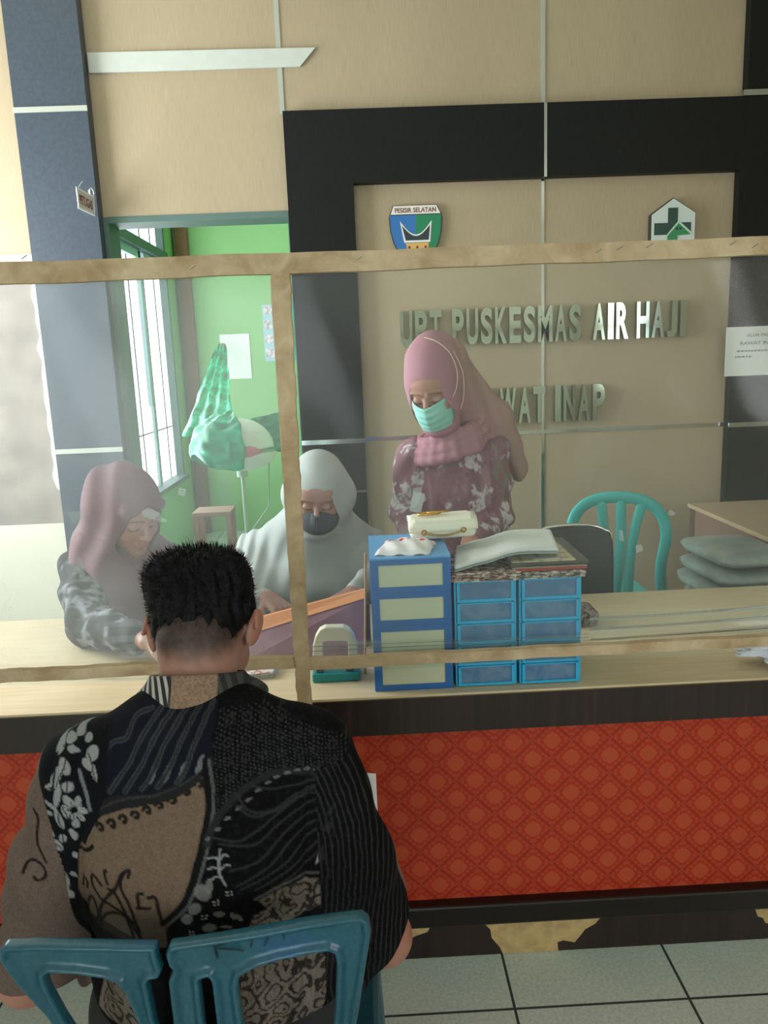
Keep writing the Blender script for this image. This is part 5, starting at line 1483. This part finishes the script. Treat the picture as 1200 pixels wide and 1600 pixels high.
        # floral left shoulder and sleeve panel
        fl = [(150, 1128), (172, 1140), (172, 1200), (160, 1262), (135, 1310), (105, 1365), (98, 1460), (66, 1400), (58, 1300), (56, 1180), (90, 1150)]
        bl(pin(fl, u, v), '131419')
        for q_ in ((125, 1135, 9, 6, 0), (142, 1140, 7, 6, 0), (112, 1146, 12, 6, -.3), (95, 1160, 8, 11, .3), (120, 1158, 12, 6, .2), (152, 1160, 10, 12, .2), (146, 1178, 13, 7, .9), (157, 1192, 4, 16, -.15), (108, 1185, 9, 15, -.35), (95, 1205, 8, 22, .35), (86, 1222, 14, 6, -.5), (114, 1220, 9, 11, .1), (95, 1238, 6, 24, .25), (80, 1262, 13, 6, .5),
                    (111, 1245, 7, 11, -.3), (127, 1246, 6, 11, .3), (134, 1262, 10, 6, .5), (128, 1278, 9, 7, .9), (118, 1296, 7, 10, .1), (104, 1270, 5, 15, -.2), (92, 1288, 7, 22, -.15), (74, 1281, 8, 6, 0), (70, 1320, 6, 13, -.5), (80, 1345, 14, 9, .9), (92, 1330, 7, 9, .3), (111, 1318, 6, 13, -.3), (60, 1340, 6, 7, 0), (110, 1360, 5, 8, .5), (78, 1403, 6, 5, 0), (102, 1402, 8, 5, 0), (88, 1430, 3, 28, .05), (92, 1445, 6, 10, 0)):
            blob(*q_[:5], lg, .82)
        line([(132, 1188), (142, 1225), (147, 1262)], 3.2, '7b7e84'); line([(92, 1168), (92, 1200), (88, 1232)], 2.0, '1a1b20')
        blob(119, 1266, 5, 5, 0, '101014')
        for k_ in range(7):
            a_ = k_*.9; blob(119+13*math.cos(a_), 1266+14*math.sin(a_), 8, 4.6, a_, 'b2b4b6', .85); line([(119+8*math.cos(a_), 1266+8*math.sin(a_)), (119+18*math.cos(a_), 1266+19*math.sin(a_))], .9, '2b2c30', .7)
        blob(119, 1266, 3.5, 3.5, 0, '101014')
        for vn in ([(112, 1165), (106, 1188), (94, 1222)], [(146, 1160), (153, 1178), (158, 1205)], [(92, 1200), (88, 1222), (76, 1230)], [(114, 1210), (113, 1232)], [(94, 1268), (91, 1290), (94, 1308)], [(66, 1312), (76, 1338), (88, 1352)], [(92, 1322), (92, 1340)], [(100, 1255), (106, 1275), (108, 1292)], [(128, 1142), (116, 1152), (100, 1158)]):
            line(vn, 1.3, '1c1d22', .85); line([(174, 1112), (172, 1200), (160, 1258), (130, 1325)], 3.5, '15151a')
        # dotted black shoulder, right
        dm_ = pin([(350, 1085), (430, 1085), (560, 1160), (530, 1200), (440, 1180), (380, 1205), (346, 1260), (344, 1160)], u, v)
        du, dv = np.mod(u, 6)-3, np.mod(v+np.where(np.mod(u//6, 2) > 0, 3, 0), 6)-3
        bl(dm_*(1-sm(du*du+dv*dv, .8, 3.0)), '4c4c4e', .8); ru = np.hypot(np.mod(u+10, 26)-13, np.mod(v+6, 28)-14); bl(dm_*(1-sm(np.abs(ru-6), .8, 1.8)), '38383a', .6)
        # beaded arc and feather lines
        line([(333, 1290), (350, 1250), (378, 1216), (410, 1196), (450, 1188), (490, 1196), (528, 1200)], 6.5, '2c2c2e', .95)
        for i in range(14):
            a_ = i/13; x = 336+190*a_; y = 1282-94*math.sin(min(1, a_*1.35)*PI/2)+8*max(0, a_-.7)*3; blob(x, y, 5.5, 3.2, -.6+a_*.9, '77777a', .75)
        for i, pts in enumerate(([(380, 1215), (395, 1245), (430, 1252), (480, 1225), (520, 1215)], [(378, 1232), (400, 1256), (440, 1252), (500, 1220)], [(345, 1280), (380, 1290), (420, 1270), (470, 1240), (515, 1232)], [(350, 1290), (400, 1300), (440, 1275), (500, 1245)], [(365, 1338), (410, 1325), (450, 1290), (510, 1262)], [(375, 1365), (420, 1340), (460, 1305), (515, 1280)], [(380, 1372), (440, 1345), (480, 1312), (512, 1300)], [(400, 1378), (450, 1355), (500, 1322)], [(430, 1380), (470, 1358), (505, 1338)], [(400, 1205), (440, 1218), (500, 1208)])):
            line(pts, 2.2, '39393c', .75)
        # white and grey scraps near the right side seam
        for pl in ([(520, 1262), (514, 1285), (505, 1282)], [(508, 1295), (518, 1298), (514, 1318), (500, 1312)], [(500, 1335), (504, 1365), (488, 1365)], [(505, 1372), (510, 1400), (504, 1395)]): bl(pin(pl, u, v), 'b9babc', .85)
        for x, y in ((513, 1343), (514, 1372), (511, 1388), (517, 1325)): blob(x, y, 4, 4, 0, '8a8b8e', .6)
        # sprig, blobs and little squares
        for pts in ([(352, 1300), (349, 1320), (351, 1342), (358, 1362)], [(349, 1316), (341, 1312), (335, 1314)], [(349, 1318), (356, 1311), (362, 1312)], [(350, 1332), (341, 1329), (334, 1333)], [(351, 1334), (359, 1326), (365, 1328)], [(353, 1348), (345, 1347), (338, 1352)]): line(pts, 1.7, '9a9ca0', .9)
        for q_ in ((323, 1372, 12, 16, -.4), (334, 1362, 6, 14, .2), (310, 1400, 9, 12, .5), (298, 1418, 8, 10, .2), (345, 1413, 8, 6, .3), (330, 1438, 12, 8, 0), (365, 1420, 4, 8, -.4), (374, 1425, 4, 9, -.4), (355, 1440, 10, 3, .3)): blob(*q_, '8d8c8a', .7)
        for x, y in ((341, 1392), (323, 1417), (302, 1445), (362, 1378)):
            bl((np.abs(u-x) < 9) & (np.abs(v-y) < 9), '0e0e10')
            for dx, dy in ((-3, -3), (3, -3), (-3, 3), (3, 3)): blob(x+dx, y+dy, 2.0, 2.0, 0, 'a9a9a4', .9)
        # scrolled cloud fields
        sw = np.sin(fnoise(np.stack([u, v, u*0], 1), .035, 3)*26+np.hypot(np.mod(u, 44)-22, np.mod(v, 46)-23)*.42)
        cl_ = pin([(405, 1398), (430, 1385), (470, 1382), (492, 1395), (498, 1425), (495, 1445), (420, 1455), (385, 1452), (395, 1425), (415, 1418)], u, v)+pin([(372, 1480), (515, 1470), (520, 1560), (500, 1640), (370, 1650)], u, v)+pin([(150, 1520), (220, 1520), (240, 1660), (120, 1650)], u, v)
        bl(np.clip(cl_, 0, 1), '8b7f74', .9); cl_ = np.clip(cl_, 0, 1); bl(cl_*sm(sw, .25, .6), '1c1a1a', .9); bl(cl_*(fine > .6), '5a5049', .4)
        line([(400, 1395), (435, 1379), (475, 1376), (498, 1392), (503, 1430)], 2.6, '5c5a58', .9)
        # left sleeve: tan with a curl;  right sleeve: fine lines along the arm, pinkish tan front edge
        ls = ((P_[:, 0] < -.43-.02*(P_[:, 2]-.9)) & (u < 58+.15*(v-1200)*(v > 1200)) & (v > 1175)) | (P_[:, 0] < -.535) | ((P_[:, 0] < -.46) & (P_[:, 1] > 1.02))
        bl(ls, '7b6960', .95); bl(ls & (fine > .55), '65554c', .4); bl(ls & (P_[:, 0] < -.575+.02), '2c2c3c', .0)
        a_ = np.linspace(0, 5.4, 12); line([(42-24*math.cos(q_)*(1-.13*q_), 1405-28*math.sin(q_)*(1-.13*q_)) for q_ in a_], 2.8, '241e1c'); line([(44, 1285), (52, 1300), (48, 1345), (60, 1380)], 2.6, '241e1c')
        rs = (P_[:, 0] > -.085) & (v > 1190)
        bl(rs, '0f0f11', .95)
        ph = (u-.10*(v-1200)-18*np.sin((v-1180)/300*PI))
        bl(rs*(1-sm(np.abs(np.mod(ph, 9)-4.5), .6, 1.9)), '39393b', .9)
        fr_ = ((P_[:, 1] > 1.045+.1*(P_[:, 2] < 0)) & (P_[:, 0] > -.12)); bl(fr_, '9a7a6c', .95)
        bl((P_[:, 1] > 1.06) & (P_[:, 0] < -.12) & (P_[:, 0] > -.42), '2a2624', .8)
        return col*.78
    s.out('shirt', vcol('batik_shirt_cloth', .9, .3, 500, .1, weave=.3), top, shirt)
    # collar
    P_, Q_, C_ = [], [], []
    nu, nv = 90, 14
    def cf(u_, v_):
        a_ = -PI/2+(u_-.5)*2*PI*.93; rr = .064+.030*(1-v_)**1.3; ff = math.sin(a_)
        x = -.262+rr*1.03*math.cos(a_)*1.05; y = 1.085+rr*.92*math.sin(a_); z = .982+.046*v_-.030*(ff+1)*.55*v_-.004*(ff+1)-.006*(1-v_)*abs(math.cos(a_))
        return (x, y, z)
    b = MB(); b.grid(nu, nv, cf)
    def cf2(u_, v_):
        p = cf(u_, 1-.0*v_); q_ = Vector((-.262, 1.085, 0)); d = Vector((p[0], p[1], 0))-q_
        return (p[0]-d.x*.10*math.sin(v_*PI/2), p[1]-d.y*.10*math.sin(v_*PI/2), p[2]+.001-.030*v_)
    b.grid(nu, 6, cf2); bmesh.ops.remove_doubles(b.bm, verts=b.bm.verts, dist=1e-5)
    t = NT('collar_cloth'); x, y, z = t.sep(t.co())
    stx = t.math('SINE', t.math('MULTIPLY_ADD', z, 160.0, t.math('MULTIPLY', x, 520.0)))
    stx = t.math('GREATER_THAN', stx, .1); lft = t.math('LESS_THAN', x, -.04)
    str_ = t.mix(stx, lin('1d1d20'), t.mix(lft, lin('3c3b38'), lin('a9a69e')))
    rgt = t.math('MULTIPLY', t.math('GREATER_THAN', x, -.036), t.math('LESS_THAN', x, .028))
    f = t.noise(t.co(), 300, 3)
    t.set(Base_Color=t.mix(rgt, str_, t.ramp(f, [(.35, lin('6f5a48')), (.65, lin('8f7660'))])), Roughness=.85); t.bump(f, .3, .001)
    b.out('collar', t.m, top, smooth=True, solid=.0025)
man()
# papers the man reads
pa = empty('paper_sheet', (-.1, 1.40, .6), 'white folded papers held by the seated man', 'paper')
def pf2(u, v): return (-.22+.215*u, 1.345+.02*math.sin(u*3), .545+.145*v+.01*math.sin(u*5))
MB().grid(16, 10, pf2).out('sheet', plain('white_paper', 'e4e6ea', .6), pa, smooth=True, solid=.001)
